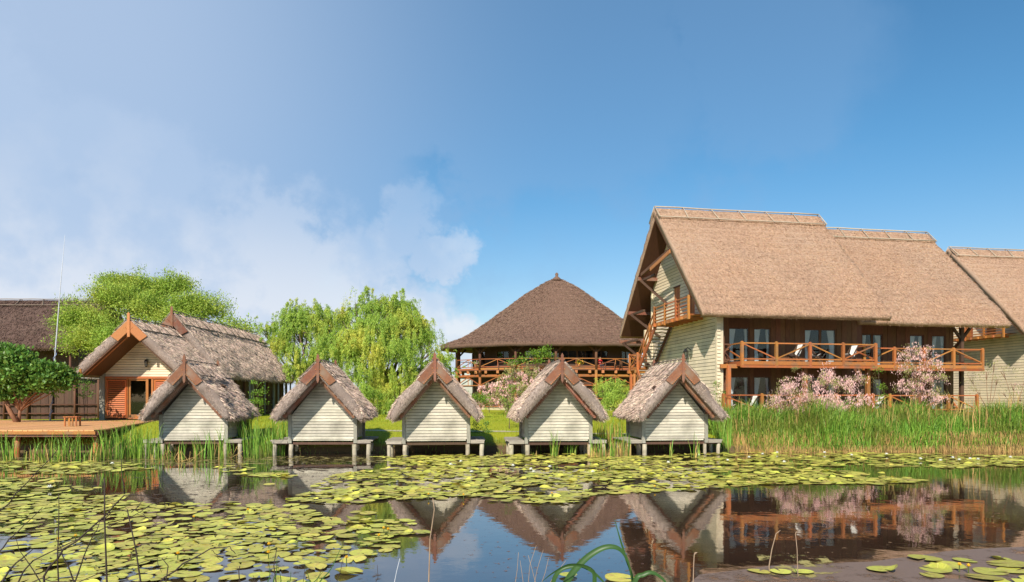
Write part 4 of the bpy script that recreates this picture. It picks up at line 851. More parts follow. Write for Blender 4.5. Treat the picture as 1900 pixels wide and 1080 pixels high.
disc('ceiling', 12.3, 6.5, 8.28, 8.34, M['dark'])
nn_ = 32
for k in range(nn_):       # inner wall: boarded panels and windows by turns
    p0, p1 = 2*PI*k/nn_, 2*PI*(k+1)/nn_; a, b = ell(p0, 10, 4.9), ell(p1, 10, 4.9); U = Vector((0, 0, 1)); nin = ((a+b)/2).normalized()*-.12
    win = k % 2 == 0 or k in (1, 31)
    for (za, zb_) in ((.9, 5.45), (5.55, 8.28)):
        wz0, wz1 = (za+.9, za+2.1)
        if not win: MB().prism([a+U*za, b+U*za, b+U*zb_, a+U*zb_], nin).build('wall_panel', M['dark'], RB)
        else:
            MB().prism([a+U*za, b+U*za, b+U*wz0, a+U*wz0], nin).build('wall_panel', M['dark'], RB); MB().prism([a+U*wz1, b+U*wz1, b+U*zb_, a+U*zb_], nin).build('wall_panel', M['dark'], RB)
            dd = (b-a).normalized(); c = a.lerp(b, .5); fo = MB().prism([a+nin*.5+U*wz0, b+nin*.5+U*wz0, b+nin*.5+U*wz1, a+nin*.5+U*wz1], nin*.1).build('window', M['glass'], RB)
            for q_, w_ in ((a+dd*.05, .1), (b-dd*.05, .1), (c, .06)): MB().beam(q_+U*wz0, q_+U*wz1, w_, w_, dd).build('window_bar', M['brown'], fo)
disc('inner_core', 8.4, 3.8, .9, 8.25, M['interior'])
# ---------------------------------------------------------------- trees
def tree(name, label, cat, base, blobs, per, leaf, mat, trunk_r, bark, seed, droop=0.0, sub=26, sig=.32, twigs=5, group=None, aspect=.42, shell=.55, mat2=None, share2=0.0, stems=1, forkz=.35, dz=None, flat=1.0, gap=0):
    rng = np.random.default_rng(seed); bz = dz if dz is not None else gz(base[0], base[1])-.1
    t = empty(name, label, cat, (base[0], base[1], bz), 0, group)
    cen = np.array([b[:3] for b in blobs], float); top = cen[:, 2].mean()
    tr = MB(); fork = Vector((cen[:, 0].mean()*.3, cen[:, 1].mean()*.3, top*forkz))
    for s in range(stems):
        o = Vector((rng.normal()*.12, rng.normal()*.1, 0)) if stems > 1 else Vector((0, 0, 0)); mid = fork*.5+Vector((rng.normal()*.08, rng.normal()*.05, 0))*top*.1
        tr.path([o, o+mid*.6, mid+o*.5, fork+o*.3], [trunk_r*1.25, trunk_r, trunk_r*.85, trunk_r*.7], 9)
    for b in blobs:
        c = Vector(b[:3]); m1 = fork.lerp(c, .5)+Vector((rng.normal(), rng.normal(), rng.normal()*.5))*b[3]*.14
        tr.path([fork-Vector((0, 0, .1)), fork.lerp(m1, .5)+Vector((0, 0, b[3]*.1)), m1, c], [trunk_r*.6, trunk_r*.45, trunk_r*.33, trunk_r*.2], 6)
        for k in range(twigs):
            dv = Vector(rng.normal(size=3)); dv.z = abs(dv.z)*.8 if k % 2 else dv.z; dv.normalize(); e = c+dv*b[3]*.85
            tr.path([m1.lerp(c, .6), c.lerp(e, .5)+Vector((0, 0, b[3]*.08)), e], [trunk_r*.2, trunk_r*.12, trunk_r*.05], 4)
    tr.build('trunk', bark, t, True)
    Ps, Ax, Ps2, Ax2, Nr, Nr2 = [], [], [], [], [], []
    gapf = Fbm(seed+50, 3, .22)
    for b in blobs:
        c = np.array(b[:3]); r = b[3]; k = max(4, int(sub*(r**2)))
        dv = unit(rng.normal(size=(k, 3))); dv[:, 2] = np.where(dv[:, 2] < -.3, -dv[:, 2]*.6, dv[:, 2]); rad = r*rng.uniform(shell, 1.08, (k, 1))*(1+.30*np.sin(dv@np.array([3.1, 2.3, 4.7])*3+seed)[:, None])
        cc = c+dv*rad*np.array([1, 1, .85*flat])
        gv = gapf(cc)
        for q in range(k):
            if gap and gv[q] < gap and rng.uniform() < .85: continue
            n_ = int(per*rng.uniform(.5, 1.4))
            if droop > 0:
                L = droop*rng.uniform(.3, 1.15); s = rng.integers(2, 5); pts = []; 
                for _ in range(s):
                    o = cc[q]+rng.normal(size=3)*sig*.9; L2 = L*rng.uniform(.6, 1.1); f = rng.uniform(0, 1, n_//s); out = np.array([dv[q, 0], dv[q, 1], 0])*.35
                    pts.append(o+np.stack([out[0]*f**.6, out[1]*f**.6, .12*np.sin(f*3)-L2*f**1.3], 1)+rng.normal(size=(len(f), 3))*np.array([.07, .07, .05]))
                p = np.concatenate(pts); ax = np.tile(np.array([0, 0, -1.0]), (len(p), 1))
            else:
                p = cc[q]+rng.normal(size=(n_, 3))*sig*np.array([1, 1, .6]); ax = (dv[q]*.6+np.array([0, 0, .3]))+rng.normal(size=(n_, 3))*.6
            if mat2 is not None and rng.uniform() < share2: Ps2.append(p); Ax2.append(ax); Nr2.append(np.tile(dv[q]+np.array([0, 0, .35]), (len(p), 1)))
            else: Ps.append(p); Ax.append(ax); Nr.append(np.tile(dv[q]+np.array([0, 0, .35]), (len(p), 1)))
    P = np.concatenate(Ps); A = np.concatenate(Ax); ok = P[:, 2]+bz > .25; leaves('crown', P[ok], leaf, mat, t, rng, A[ok], aspect, np.concatenate(Nr)[ok])
    if Ps2:
        P = np.concatenate(Ps2); A = np.concatenate(Ax2); leaves('blossom', P, leaf*1.15, mat2, t, rng, A, aspect, np.concatenate(Nr2))
    return t
# tall light green tree behind the low house (D ~ 70): 1 px = .054 m
def B(px, py, D, r, bx_, by_, bz_):       # crown lobe from where it stands, relative to the base
    q = at(px, py, D); return (q.x-bx_, q.y-by_, q.z-bz_, r)
bx0, by0, bz0 = (275-950)/FPX*70, 70.0, .9
tree('leafy_tree', 'light green spreading tree rising behind the low house on the left', 'tree', (bx0, by0),
     [B(170, 640, 67, 2.6, bx0, by0, bz0), B(150, 600, 68, 2.3, bx0, by0, bz0), B(215, 560, 69, 2.5, bx0, by0, bz0), B(215, 640, 66, 2.6, bx0, by0, bz0), B(252, 530, 71, 1.5, bx0, by0, bz0), B(270, 580, 69, 2.8, bx0, by0, bz0),
      B(300, 548, 72, 2.0, bx0, by0, bz0), B(330, 535, 72, 1.6, bx0, by0, bz0), B(355, 575, 70, 2.3, bx0, by0, bz0), B(388, 580, 72, 1.8, bx0, by0, bz0), B(318, 600, 68, 2.4, bx0, by0, bz0), B(205, 530, 71, 1.2, bx0, by0, bz0)],
     110, .20, M['leaf_tree'], .3, M['bark'], 5, gap=-.24, sub=22, sig=.46, shell=.3, twigs=6)
def fartree(px, py, D, r, seed, label, n=5, mat='leaf_tree'):
    bx_, by_ = (px-950)/FPX*D, D; rg_ = np.random.default_rng(seed); zc = at(px, py, D).z-.9
    tree('distant_tree', label, 'tree', (bx_, by_), [(rg_.normal()*r*.8, rg_.normal()*r*.5, zc-rg_.uniform(.3, 1.8)*r*k*.5, r*rg_.uniform(.7, 1.1)) for k in range(n)], 26, .34, M[mat], .25, M['bark'], seed, sub=7, sig=.4, twigs=4, group='trees behind the low house')
fartree(438, 600, 92, 1.5, 61, 'thin distant tree just right of the tall light green tree', 4); fartree(462, 612, 88, 1.3, 62, 'small distant tree peeping over the ridge left of the willow', 3)
# the willow: two trunks
bx1, by1 = (700-950)/FPX*60, 60.0
bl = [B(px, py, D, r, bx1, by1, .9) for (px, py, D, r) in ((730, 572, 61, 1.7), (690, 575, 60, 1.8), (660, 592, 59, 1.7), (745, 600, 60, 1.9), (700, 615, 58, 2.1), (650, 630, 58, 1.9), (775, 635, 60, 1.8), (640, 655, 57, 1.9), (690, 655, 57, 2.0),
      (740, 660, 57, 2.1), (795, 658, 59, 1.3), (812, 672, 60, 1.0), (790, 625, 61, 1.0), (765, 605, 62, 1.4), (715, 690, 56.5, 1.7), (780, 690, 58, 1.6), (670, 700, 57, 1.7), (740, 720, 57, 1.4), (690, 730, 56.5, 1.3), (775, 715, 57, 1.4), (715, 742, 56, 1.1), (755, 742, 57, 1.1), (800, 690, 60, 1.2), (655, 735, 58, 1.2))]
tree('willow_tree', 'big yellow-green weeping willow behind the second and middle huts', 'tree', (bx1, by1), bl, 290, .165, M['leaf_willow'], .3, M['bark'], 8, gap=-.13, droop=1.7, sub=18, sig=.34, twigs=4, aspect=.26)
bx2, by2 = (560-950)/FPX*66, 66.0
bl = [B(px, py, D, r, bx2, by2, .9) for (px, py, D, r) in ((545, 590, 66, 1.6), (515, 610, 66, 1.6), (580, 590, 66, 1.7), (555, 620, 65, 2.0), (600, 620, 65, 1.8), (620, 598, 66, 1.4), (520, 645, 65, 1.6), (575, 655, 64, 2.1), (610, 660, 64, 1.8), (490, 615, 66, .9), (560, 690, 64, 1.8), (600, 715, 64, 1.7), (640, 725, 63, 1.6), (580, 735, 64, 1.3))]
tree('willow_tree', 'smaller green willow between the low house roof and the big willow', 'tree', (bx2, by2), bl, 240, .17, M['leaf_willow'], .26, M['bark'], 9, gap=-.13, droop=1.5, sub=17, sig=.34, twigs=4, aspect=.28)
# dark tree over the deck
bx3, by3 = (34-950)/FPX*40, 40.0
bl = [B(px, py, D, r, bx3, by3, .95) for (px, py, D, r) in ((8, 660, 40, .75), (30, 668, 39.6, .7), (0, 695, 40, .9), (40, 695, 39.5, .8), (75, 690, 39.8, .75), (105, 695, 40, .62), (128, 700, 40.3, .4), (20, 712, 39.5, .6), (65, 712, 39.5, .5), (90, 705, 39.5, .5), (8, 735, 39.8, .45), (45, 728, 39.6, .4), (85, 722, 39.8, .35), (120, 715, 40, .35), (-35, 680, 40, 1.0), (-45, 710, 40, .8))]
tree('crooked_tree', 'low dark green tree with a crooked reddish trunk at the left edge', 'tree', (bx3, by3), bl, 50, .24, M['leaf_dark'], .10, M['bark_red'], 14, gap=-.2, shell=.4, sub=85, sig=.22, twigs=6, aspect=.5, forkz=.3, flat=.8, dz=.95)
# the stub of a sawn limb by its trunk
tag(tb('leaning_log', None, M['bark_red'], [(-28.0, 39.6, .95), (-28.5, 39.7, 1.7), (-28.9, 39.7, 2.9)], [.13, .12, .08], 9, ), 'leaning bare log beside the crooked tree on the deck', 'log')
def bush(name, label, cat, px, py, D, blobs, per, leaf, mat, seed, **k):
    b_, c_ = (px-950)/FPX*D, D; z0 = gz(b_, c_)-.1
    return tree(name, label, cat, (b_, c_), [B(x, y, d_, r, b_, c_, z0) for (x, y, d_, r) in blobs], per, leaf, mat, k.pop('tr', .05), k.pop('bark', M['bark']), seed, **k)
tg, tp = M['tam_green'], M['tam_pink']
bush('tamarisk_bush', 'wide pink flowering tamarisk in front of the ground floor terrace', 'shrub', 1500, 770, 34.5,
     [(1475, 725, 34, .62), (1450, 745, 34, .42), (1510, 745, 33.6, .62), (1535, 710, 34.5, .52), (1500, 705, 34.5, .4), (1565, 720, 34.6, .55), (1590, 745, 34.3, .55), (1545, 752, 33.8, .55), (1592, 705, 35, .4), (1470, 765, 33.8, .5), (1548, 690, 35, .2), (1488, 693, 34.8, .2)], 60, .085, tg, 31, gap=-.15, sub=112, sig=.14, twigs=7, mat2=tp, share2=.62, stems=5, tr=.035, aspect=.35, droop=.45, bark=M['bark_red'])
bush('tamarisk_bush', 'thinner pink tamarisk standing before the gap between the two balconies', 'shrub', 1708, 780, 36,
     [(1698, 662, 36, .42), (1722, 680, 36, .42), (1684, 685, 36, .42), (1712, 705, 36, .48), (1690, 648, 36, .25), (1710, 648, 36, .22), (1735, 700, 36.2, .36), (1690, 722, 36, .42), (1722, 730, 36, .45), (1675, 715, 36, .25), (1745, 745, 36, .4), (1705, 650, 36, .2)], 44, .085, tg, 32, sub=84, sig=.15, twigs=6, mat2=tp, share2=.5, stems=4, tr=.03, aspect=.35, droop=.3, bark=M['bark_red'])
bush('tamarisk_bush', 'sparse green tamarisk before the pale gable wall, left one of the pair', 'shrub', 1838, 780, 37, [(1800, 702, 37, .32), (1830, 690, 37, .3), (1850, 705, 37, .25), (1815, 725, 37, .3), (1845, 675, 37, .2)], 18, .09, tg, 33, sub=46, sig=.16, twigs=7, stems=4, tr=.03, aspect=.3, droop=.35, bark=M['bark_red'])
bush('tamarisk_bush', 'sparse green tamarisk at the right edge before the pale gable wall', 'shrub', 1885, 775, 37, [(1862, 690, 37, .3), (1880, 715, 37, .35), (1905, 690, 37, .3), (1895, 740, 37, .4), (1862, 730, 37, .2)], 20, .09, tg, 34, sub=46, sig=.16, twigs=7, stems=4, tr=.03, aspect=.3, droop=.35, mat2=tp, share2=.12, bark=M['bark_red'])
bush('flowering_shrub', 'pale pink flowering shrub before the left end of the round terrace', 'shrub', 962, 772, 56, [(960, 700, 56, .9), (985, 695, 57, .7), (940, 720, 56, .9), (975, 725, 55, .9), (925, 735, 56, .6), (950, 745, 55, .7), (1000, 715, 57, .6)], 60, .17, tg, 41, sub=36, sig=.24, twigs=5, mat2=tp, share2=.42, tr=.05, aspect=.4, droop=.5)
bush('flowering_shrub', 'small deep pink shrub left of the pale pink one on the lawn', 'shrub', 908, 765, 60, [(905, 722, 60, .55), (912, 740, 60, .55), (900, 745, 60, .4)], 46, .16, tg, 42, sub=45, sig=.22, mat2=tp, share2=.75, tr=.04, aspect=.4, droop=.3)
bush('round_bush', 'round bright green bush right behind the roof of the middle hut', 'shrub', 888, 765, 50, [(888, 742, 50, .62), (884, 735, 50, .4), (893, 750, 50, .4)], 46, .12, M['leaf_bush'], 43, sub=40, sig=.2, tr=.05)
bush('sapling', 'thin young tree with airy leaves growing beside the fourth hut', 'tree', 945, 800, 36, [(938, 745, 36, .40), (948, 725, 36, .38), (930, 725, 36, .28), (955, 755, 36, .3), (940, 705, 36, .25), (935, 765, 36, .25)], 26, .085, M['leaf_bush'], 44, sub=60, sig=.14, tr=.022, twigs=6, forkz=.6)
bush('weeping_shrub', 'small weeping willow shrub between the fourth and fifth huts', 'shrub', 1138, 778, 52, [(1125, 718, 52, .7), (1150, 722, 52, .7), (1138, 740, 51.5, .8), (1160, 745, 52, .5), (1122, 745, 52, .55)], 90, .15, M['leaf_willow'], 45, sub=50, sig=.2, droop=1.1, aspect=.28, tr=.06)
bush('terrace_creeper', 'green climbing plant spreading over the railing of the round terrace', 'plant', 990, 770, 75, [(990, 662, 75.5, .8), (1005, 655, 75.5, .8), (1020, 662, 75.5, .6), (972, 668, 75.5, .5), (1000, 672, 75.3, .6), (950, 675, 75.5, .5)], 40, .22, M['leaf_bush'], 46, sub=14, sig=.3, tr=.05, twigs=3)
bush('terrace_creeper', 'green climber at the left end of the round terrace beside the willow', 'plant', 828, 775, 74, [(826, 662, 74, .9), (832, 690, 74, .7), (824, 715, 74, .8)], 44, .22, M['leaf_willow'], 47, sub=14, sig=.3, tr=.07, droop=.6)
bush('sapling', 'slender leafy sapling beside the dark side wall of the low house', 'tree', 478, 775, 44, [(477, 712, 44, .28), (480, 730, 44, .42), (474, 745, 44, .36), (484, 752, 44, .3), (480, 765, 44, .25)], 26, .12, M['leaf_bush'], 48, sub=60, sig=.16, tr=.03)
bush('sapling', 'little dark sapling right of the second hut', 'tree', 614, 812, 33, [(613, 775, 33, .14), (622, 785, 33, .16), (608, 770, 33, .12)], 14, .07, M['leaf_dark'], 49, sub=160, sig=.08, tr=.012, forkz=.75)
bush('sapling', 'small leafy tree standing between the second hut and the willow', 'tree', 700, 775, 50, [(700, 740, 50, .5), (692, 728, 50, .35), (706, 755, 50, .4)], 40, .11, M['leaf_bush'], 50, sub=44, sig=.2, tr=.03)
for (px, py, lb, sd_) in ((884, 803, 'left one of two dark leafy weeds right of the middle hut', 51), (902, 805, 'right one of two dark leafy weeds right of the middle hut', 52)):
    bush('leafy_weed', lb, 'plant', px, py, 33.5, [(px, 788, 33.5, .13), (px+1, 798, 33.5, .18), (px-2, 805, 33.4, .2)], 26, .075, M['leaf_dark'], sd_, sub=150, sig=.09, tr=.012)
bush('leafy_creeper', 'leafy creeper hanging at the corner of the low house behind the deck', 'plant', 157, 775, 43, [(152, 722, 43, .3), (160, 712, 43, .25), (157, 735, 43, .25), (148, 700, 43, .2)], 30, .13, M['leaf_dark'], 53, sub=50, sig=.15, tr=.02)
bush('leafy_vine', 'green vine climbing at the corner between hut and big building', 'plant', 1335, 762, 36.5, [(1334, 730, 36.5, .22), (1338, 745, 36.5, .25), (1330, 715, 36.5, .15)], 30, .085, M['leaf_bush'], 54, sub=70, sig=.12, tr=.015)
bush('leafy_vine', 'yellow-green vine on the post between the two big buildings', 'plant', 1633, 775, 37, [(1630, 690, 37, .16), (1636, 720, 37, .22), (1634, 745, 37, .3), (1640, 735, 37, .2)], 26, .09, M['leaf_bush'], 55, sub=70, sig=.12, tr=.015)

# ---------------------------------------------------------------- grasses and reeds
rg = np.random.default_rng(21)
def on_ground(x, y): return np.stack([x, y, height(x, y)-.03], 1)
n = 60000; y = 31+30*rg.uniform(0, 1, n)**1.8; x = rg.uniform(-.62, .62, n)*y; 
tag(reeds('lawn_grass', on_ground(x, y), rg.uniform(.04, .10, n)*(1+(y-31)*.02), .018*rg.uniform(.7, 1.4, n)*(1+(y-31)*.04), rg.uniform(.1, .5, n), M['grass'], None, rg), 'short bright green lawn behind the huts', 'grass', kind='stuff')
n = 44000; x = rg.uniform(9.4, 36, n); b_ = bank(x); dy = rg.uniform(-.35, 5.2, n)**1.0; y = b_+dy; patch = Fbm(31, 4, .12)(np.stack([x, y, y*0], 1))
keep = (x > 9.4+np.maximum(0, .8-dy*.3)); x, y, dy, patch = x[keep], y[keep], dy[keep], patch[keep]; n = len(x)
Hh = (np.interp(dy, [-.4, .3, 1.5, 4.5], [.5, .85, 1.1, 1.2])+patch*.55+Fbm(32, 3, .45)(np.stack([x, y, y*0], 1))*.35)*rg.uniform(.45, 1.2, n)
tag(reeds('reed_bed', on_ground(x, y), np.maximum(.3, Hh), .028*rg.uniform(.6, 1.5, n), rg.uniform(.05, .8, n), M['reed'], None, rg), 'dense bed of green reeds along the right bank', 'reeds', kind='stuff')
n = 8000; x = rg.uniform(9.6, 36, n); y = bank(x)+rg.uniform(-.75, .5, n)
tag(reeds('dry_reed_fringe', np.stack([x, y, np.maximum(height(x, y), -.25)], 1), rg.uniform(.18, .5, n)+.1, .022*rg.uniform(.6, 1.4, n), rg.uniform(.05, .45, n), M['reeddry'], None, rg), 'straw coloured reed stubble at the waterline on the right', 'reeds', kind='stuff')
n = 1000; x = rg.uniform(10, 36, n); y = bank(x)+rg.uniform(.3, 5, n)
tag(reeds('yellow_reed_stalks', on_ground(x, y), rg.uniform(.7, 1.5, n), .02*rg.uniform(.6, 1.4, n), rg.uniform(.02, .3, n), M['reeddry'], None, rg), 'scattered dry stalks among the green reeds', 'reeds', kind='stuff')
n = 240; x = rg.uniform(10, 30, n); y = bank(x)+rg.uniform(1.0, 5, n)
tag(reeds('seed_stalks', on_ground(x, y), rg.uniform(1.5, 2.1, n), .03*rg.uniform(.6, 1.4, n), rg.uniform(.02, .25, n), M['reeddry'], None, rg), 'tall stalks rising above the reed bed', 'reeds', kind='stuff')
n = 6500; x = rg.uniform(-40, 36, n); y = bank(x)+rg.uniform(-.25, 1.0, n); keep = rg.uniform(0, 1, n) < np.where((x > -17) | (x < -27), .9, .5); x, y = x[keep], y[keep]; n = len(x)
tag(reeds('bank_grass', on_ground(x, y), rg.uniform(.08, .30, n), .02*rg.uniform(.7, 1.4, n), rg.uniform(.1, .6, n), M['reed'], None, rg), 'rough grass along the muddy edge of the bank', 'grass', kind='stuff')
def clump(px, py, spread, hgt, count, dry, seed, label, name='cattail_clump', wd=.026, lean=.35, dep=.35):
    x, y = on_water(px, py); r = np.random.default_rng(seed); t = empty(name, label, 'reeds', (x, y, 0), 0)
    for (c, m_, nm) in ((int(count*(1-dry)), M['reed'], 'leaves'), (int(count*dry), M['reeddry'], 'dry_leaves')):
        if c < 2: continue
        th = r.uniform(0, 2*PI, c); ra = np.sqrt(r.uniform(0, 1, c)); px_ = ra*np.cos(th)*spread; py_ = ra*np.sin(th)*dep; z = np.maximum(height(px_+x, py_+y), -.12)-.05
        f = .75 if nm == 'dry_leaves' else 1.0
        reeds(nm, np.stack([px_, py_, z], 1), hgt*r.uniform(.45, 1.1, c)*f, wd*r.uniform(.6, 1.3, c), r.uniform(.03, lean, c), m_, t, r)
    return t
CL = [(10, 856, .5, 1.3, 60, .2, 'cattails at the far left edge below the deck'), (62, 856, .35, .9, 30, .4, 'small cattail tuft right of the leftmost deck post'), (90, 858, .45, 1.25, 60, .3, 'cattail clump under the middle of the deck'),
      (128, 856, .40, 1.35, 70, .2, 'tall cattail clump below the stool'), (170, 855, .4, 1.0, 50, .4, 'half dry cattails under the deck corner'), (205, 852, .45, 1.45, 90, .15, 'tall cattails just right of the deck corner'), (240, 850, .5, 1.6, 130, .1, 'thick green cattails left of the first hut'),
      (272, 850, .4, 1.5, 100, .15, 'cattails hiding the left corner of the first hut'), (298, 852, .3, .9, 40, .3, 'cattails before the left pile of the first hut'), (330, 853, .25, .9, 26, .3, 'sparse cattails under the first hut'), (372, 852, .25, 1.2, 34, .2, 'thin cattails before the middle of the first hut'),
      (402, 852, .25, 1.5, 36, .2, 'tall cattails before the right corner of the first hut'), (425, 848, .2, 1.0, 26, .3, 'low cattails right of the first hut'), (468, 850, .30, 1.75, 60, .05, 'dark green sword-leaved clump between first and second hut'), (500, 843, .6, 1.5, 180, .1, 'dense green reeds left of the second hut'),
      (448, 836, .5, 1.5, 110, .1, 'green reeds behind the gap right of the first hut'), (525, 836, .5, 1.3, 110, .1, 'green reeds against the left wall of the second hut'), (590, 838, .5, .55, 50, .2, 'low green tufts under the second hut'), (640, 838, .2, .5, 14, .2, 'little tuft by the right pile of the second hut'),
      (1028, 846, .22, 1.3, 26, .15, 'tall thin reeds before the fourth hut'), (1058, 843, .3, .8, 32, .15, 'short reeds under the fourth hut'), (1110, 848, .45, 1.0, 110, .65, 'pale dry reeds right of the fourth hut'), (1150, 845, .45, 1.15, 120, .6, 'half green reeds left of the last hut'), (1130, 836, .7, 1.3, 140, .4, 'green reeds behind the pale dry ones between the last two huts'),
      (985, 843, .3, .45, 26, .6, 'dry tuft at the left corner of the fourth hut'), (1245, 848, .12, 1.0, 8, .4, 'a few thin stems before the left half of the last hut'), (1292, 848, .16, 1.15, 14, .5, 'a few thin stems before the right half of the last hut'), (1342, 838, .4, 1.5, 130, .1, 'green reeds against the right wall of the last hut'), (930, 842, .3, .4, 30, .8, 'dry stubble on the bank left of the fourth hut')]
for k, (px, py, sp, hg, ct, dr, lb) in enumerate(CL): clump(px, py, sp, hg, ct, dr, 300+k, lb)
# broken stalks in the water under the first hut
rs = np.random.default_rng(5); 
for k, (px, py) in enumerate(((325, 850), (345, 856), (120, 850), (430, 850))):
    x, y = on_water(px, py); mb = MB()
    for q in range(7): a = rs.uniform(0, PI); l_ = rs.uniform(.3, .7); mb.path([(x+rs.normal()*.2, y+rs.normal()*.1, -.02), (x+math.cos(a)*l_, y+rs.normal()*.1, rs.uniform(.05, .5))], .008, 4)
    tag(mb.build('broken_reeds', M['reeddry']), ['bent dry stalks below the left corner of the first hut', 'bent dry stalks below the middle of the first hut', 'bent dry stalks under the deck left of the stool', 'bent dry stalks below the right corner of the first hut'][k], 'reeds')

# ---------------------------------------------------------------- lily pads
rp = np.random.default_rng(77)
def inpoly(x, y, poly):
    c = False; n = len(poly); j = n-1
    for i in range(n):
        if (poly[i][1] > y) != (poly[j][1] > y) and x < (poly[j][0]-poly[i][0])*(y-poly[i][1])/(poly[j][1]-poly[i][1])+poly[i][0]: c = not c
        j = i
    return c
regions = [   # outline as seen on the photograph, cover, pad radius range, group
    ([(560, 905), (640, 880), (760, 862), (860, 866), (960, 872), (1120, 862), (1300, 868), (1480, 866), (1600, 878), (1722, 890), (1640, 899), (1400, 901), (1260, 908), (1110, 916), (1070, 932), (900, 936), (760, 938), (640, 930), (570, 922)], .66, (.11, .22), 'mid'),
    ([(690, 848), (900, 842), (1200, 846), (1420, 838), (1700, 842), (1900, 846), (1960, 866), (1600, 868), (1400, 862), (1200, 866), (1080, 856), (960, 870), (860, 862), (720, 858)], .62, (.11, .20), 'far'),
    ([(-40, 855), (140, 856), (250, 860), (300, 868), (200, 876), (80, 880), (-40, 874)], .55, (.12, .2), 'far'),
    ([(-60, 900), (60, 905), (120, 922), (260, 915), (250, 935), (330, 945), (470, 938), (560, 950), (700, 975), (742, 1010), (690, 1035), (600, 1052), (560, 1100), (-60, 1100)], .64, (.08, .21), 'left'),
    ([(-40, 885), (80, 888), (110, 895), (60, 905), (-40, 900)], .5, (.12, .2), 'left'),
    ([(440, 880), (500, 878), (540, 886), (500, 893), (450, 888)], .8, (.12, .2), 'mid'), ([(395, 868), (450, 862), (480, 872), (420, 876)], .4, (.1, .18), 'mid'),
    ([(470, 945), (560, 935), (640, 945), (620, 960), (500, 958)], .3, (.14, .22), 'mid'),
    ([(1700, 1044), (1900, 1034), (1960, 1100), (1720, 1100), (1740, 1062)], .55, (.2, .27), 'right'), ([(1615, 1058), (1740, 1066), (1700, 1084), (1620, 1070)], .45, (.2, .26), 'right'),
    ([(1395, 1045), (1560, 1048), (1560, 1064), (1400, 1060)], .22, (.12, .2), 'right'), ([(-80, 1100), (560, 1100), (500, 1200), (-100, 1200)], .8, (.15, .25), 'left'),
    ([(640, 948), (700, 955), (770, 985), (800, 1000), (700, 1005)], .10, (.15, .2), 'left')]
cand = []
for poly, cover, (r0, r1), grp in regions:
    wp = [on_water(*p) for p in poly]; xs_ = [p[0] for p in wp]; ys_ = [p[1] for p in wp]
    area = abs(sum(wp[i-1][0]*wp[i][1]-wp[i][0]*wp[i-1][1] for i in range(len(wp))))/2
    tgt = cover*area*1.25; acc = 0; tries = 0
    wob = Fbm(len(cand)+3, 3, .25)
    while acc < tgt and tries < 40000:
        tries += 1; x = rp.uniform(min(xs_), max(xs_)); y = rp.uniform(min(ys_), max(ys_)); e = wob(np.array([[x, y, 0.]]))[0]
        if not inpoly(x+e*.5, y+e*.9, wp): continue
        if e < -.35+(1-cover)*.6 and rp.uniform() < .9: continue
        r = rp.uniform(r0, r1)*(1 if rp.uniform() < .8 else .7)
        ok = True
        for (x2, y2, r2, g2) in cand[-900:]:
            if (x-x2)**2+(y-y2)**2 < ((r+r2)*.70)**2: ok = False; break
        if not ok: continue
        cand.append((x, y, r, grp)); acc += PI*r*r
single = [((755, 990), .17), ((783, 990), .17), ((830, 870), .15), ((1150, 1075), .2), ((1055, 1070), .12), ((380, 978), .2), ((500, 900), .15), ((560, 952), .2), ((645, 1063), .2)]
for (p, r) in single: x, y = on_water(*p); cand.append((x, y, r, 'left' if p[0] < 900 else 'right'))
def pad_mesh(seed, curl):
    r = np.random.default_rng(seed); n = 15; V = [(0, 0, -.01)]; notch = .34
    for ring, rad in ((0, .55), (1, 1.0)):
        for k in range(n+1):
            a = notch/2+(2*PI-notch)*k/n; w = 1+.04*math.sin(3*a+seed)+.02*r.normal(); q = rad*w
            z = .006+.010*math.sin(2*a+seed)*rad
            if curl and ring: z += max(0, math.cos(a-curl))*.30*max(0, math.cos(a-curl)); q *= 1-.25*max(0, math.cos(a-curl))
            if ring: z += .012
            V.append((q*math.cos(a), q*math.sin(a), z))
    F = [(0, 1+k, 2+k) for k in range(n)]; b = n+2
    F += [(1+k, b+k, b+k+1, 2+k) for k in range(n)]
    return V, F
kinds = [pad_mesh(s, c) for s, c in ((1, 0), (2, 0), (3, 0), (4, 0), (5, 0), (6, 1.1), (7, 2.9), (8, 4.6))]
kmesh = []
for V, F in kinds:
    me = bpy.data.meshes.new('lily_pad'); me.from_pydata(V, [], F); me.materials.append(M['pad']); me.polygons.foreach_set('use_smooth', [True]*len(me.polygons)); kmesh.append(me)
def px_area(c): return c[2]**2/(c[1]**3)
vis = lambda c: abs(c[0]/c[1]) < .76 and c[1] > 8.6
cand.sort(key=lambda c: -px_area(c)*(1 if vis(c) else 0))
gl = {'left': ('yellow-green lily pad floating in the dense patch at the lower left', 'lily pads in the lower left patch'), 'mid': ('yellow-green lily pad in the long drifting bed before the huts', 'lily pads in the middle bed'),
      'far': ('small lily pad near the far bank', 'lily pads near the far bank'), 'right': ('lily pad floating near the lower right corner', 'lily pads at the lower right')}
rest_v, rest_f, off = [], [], 0; cnt = 0
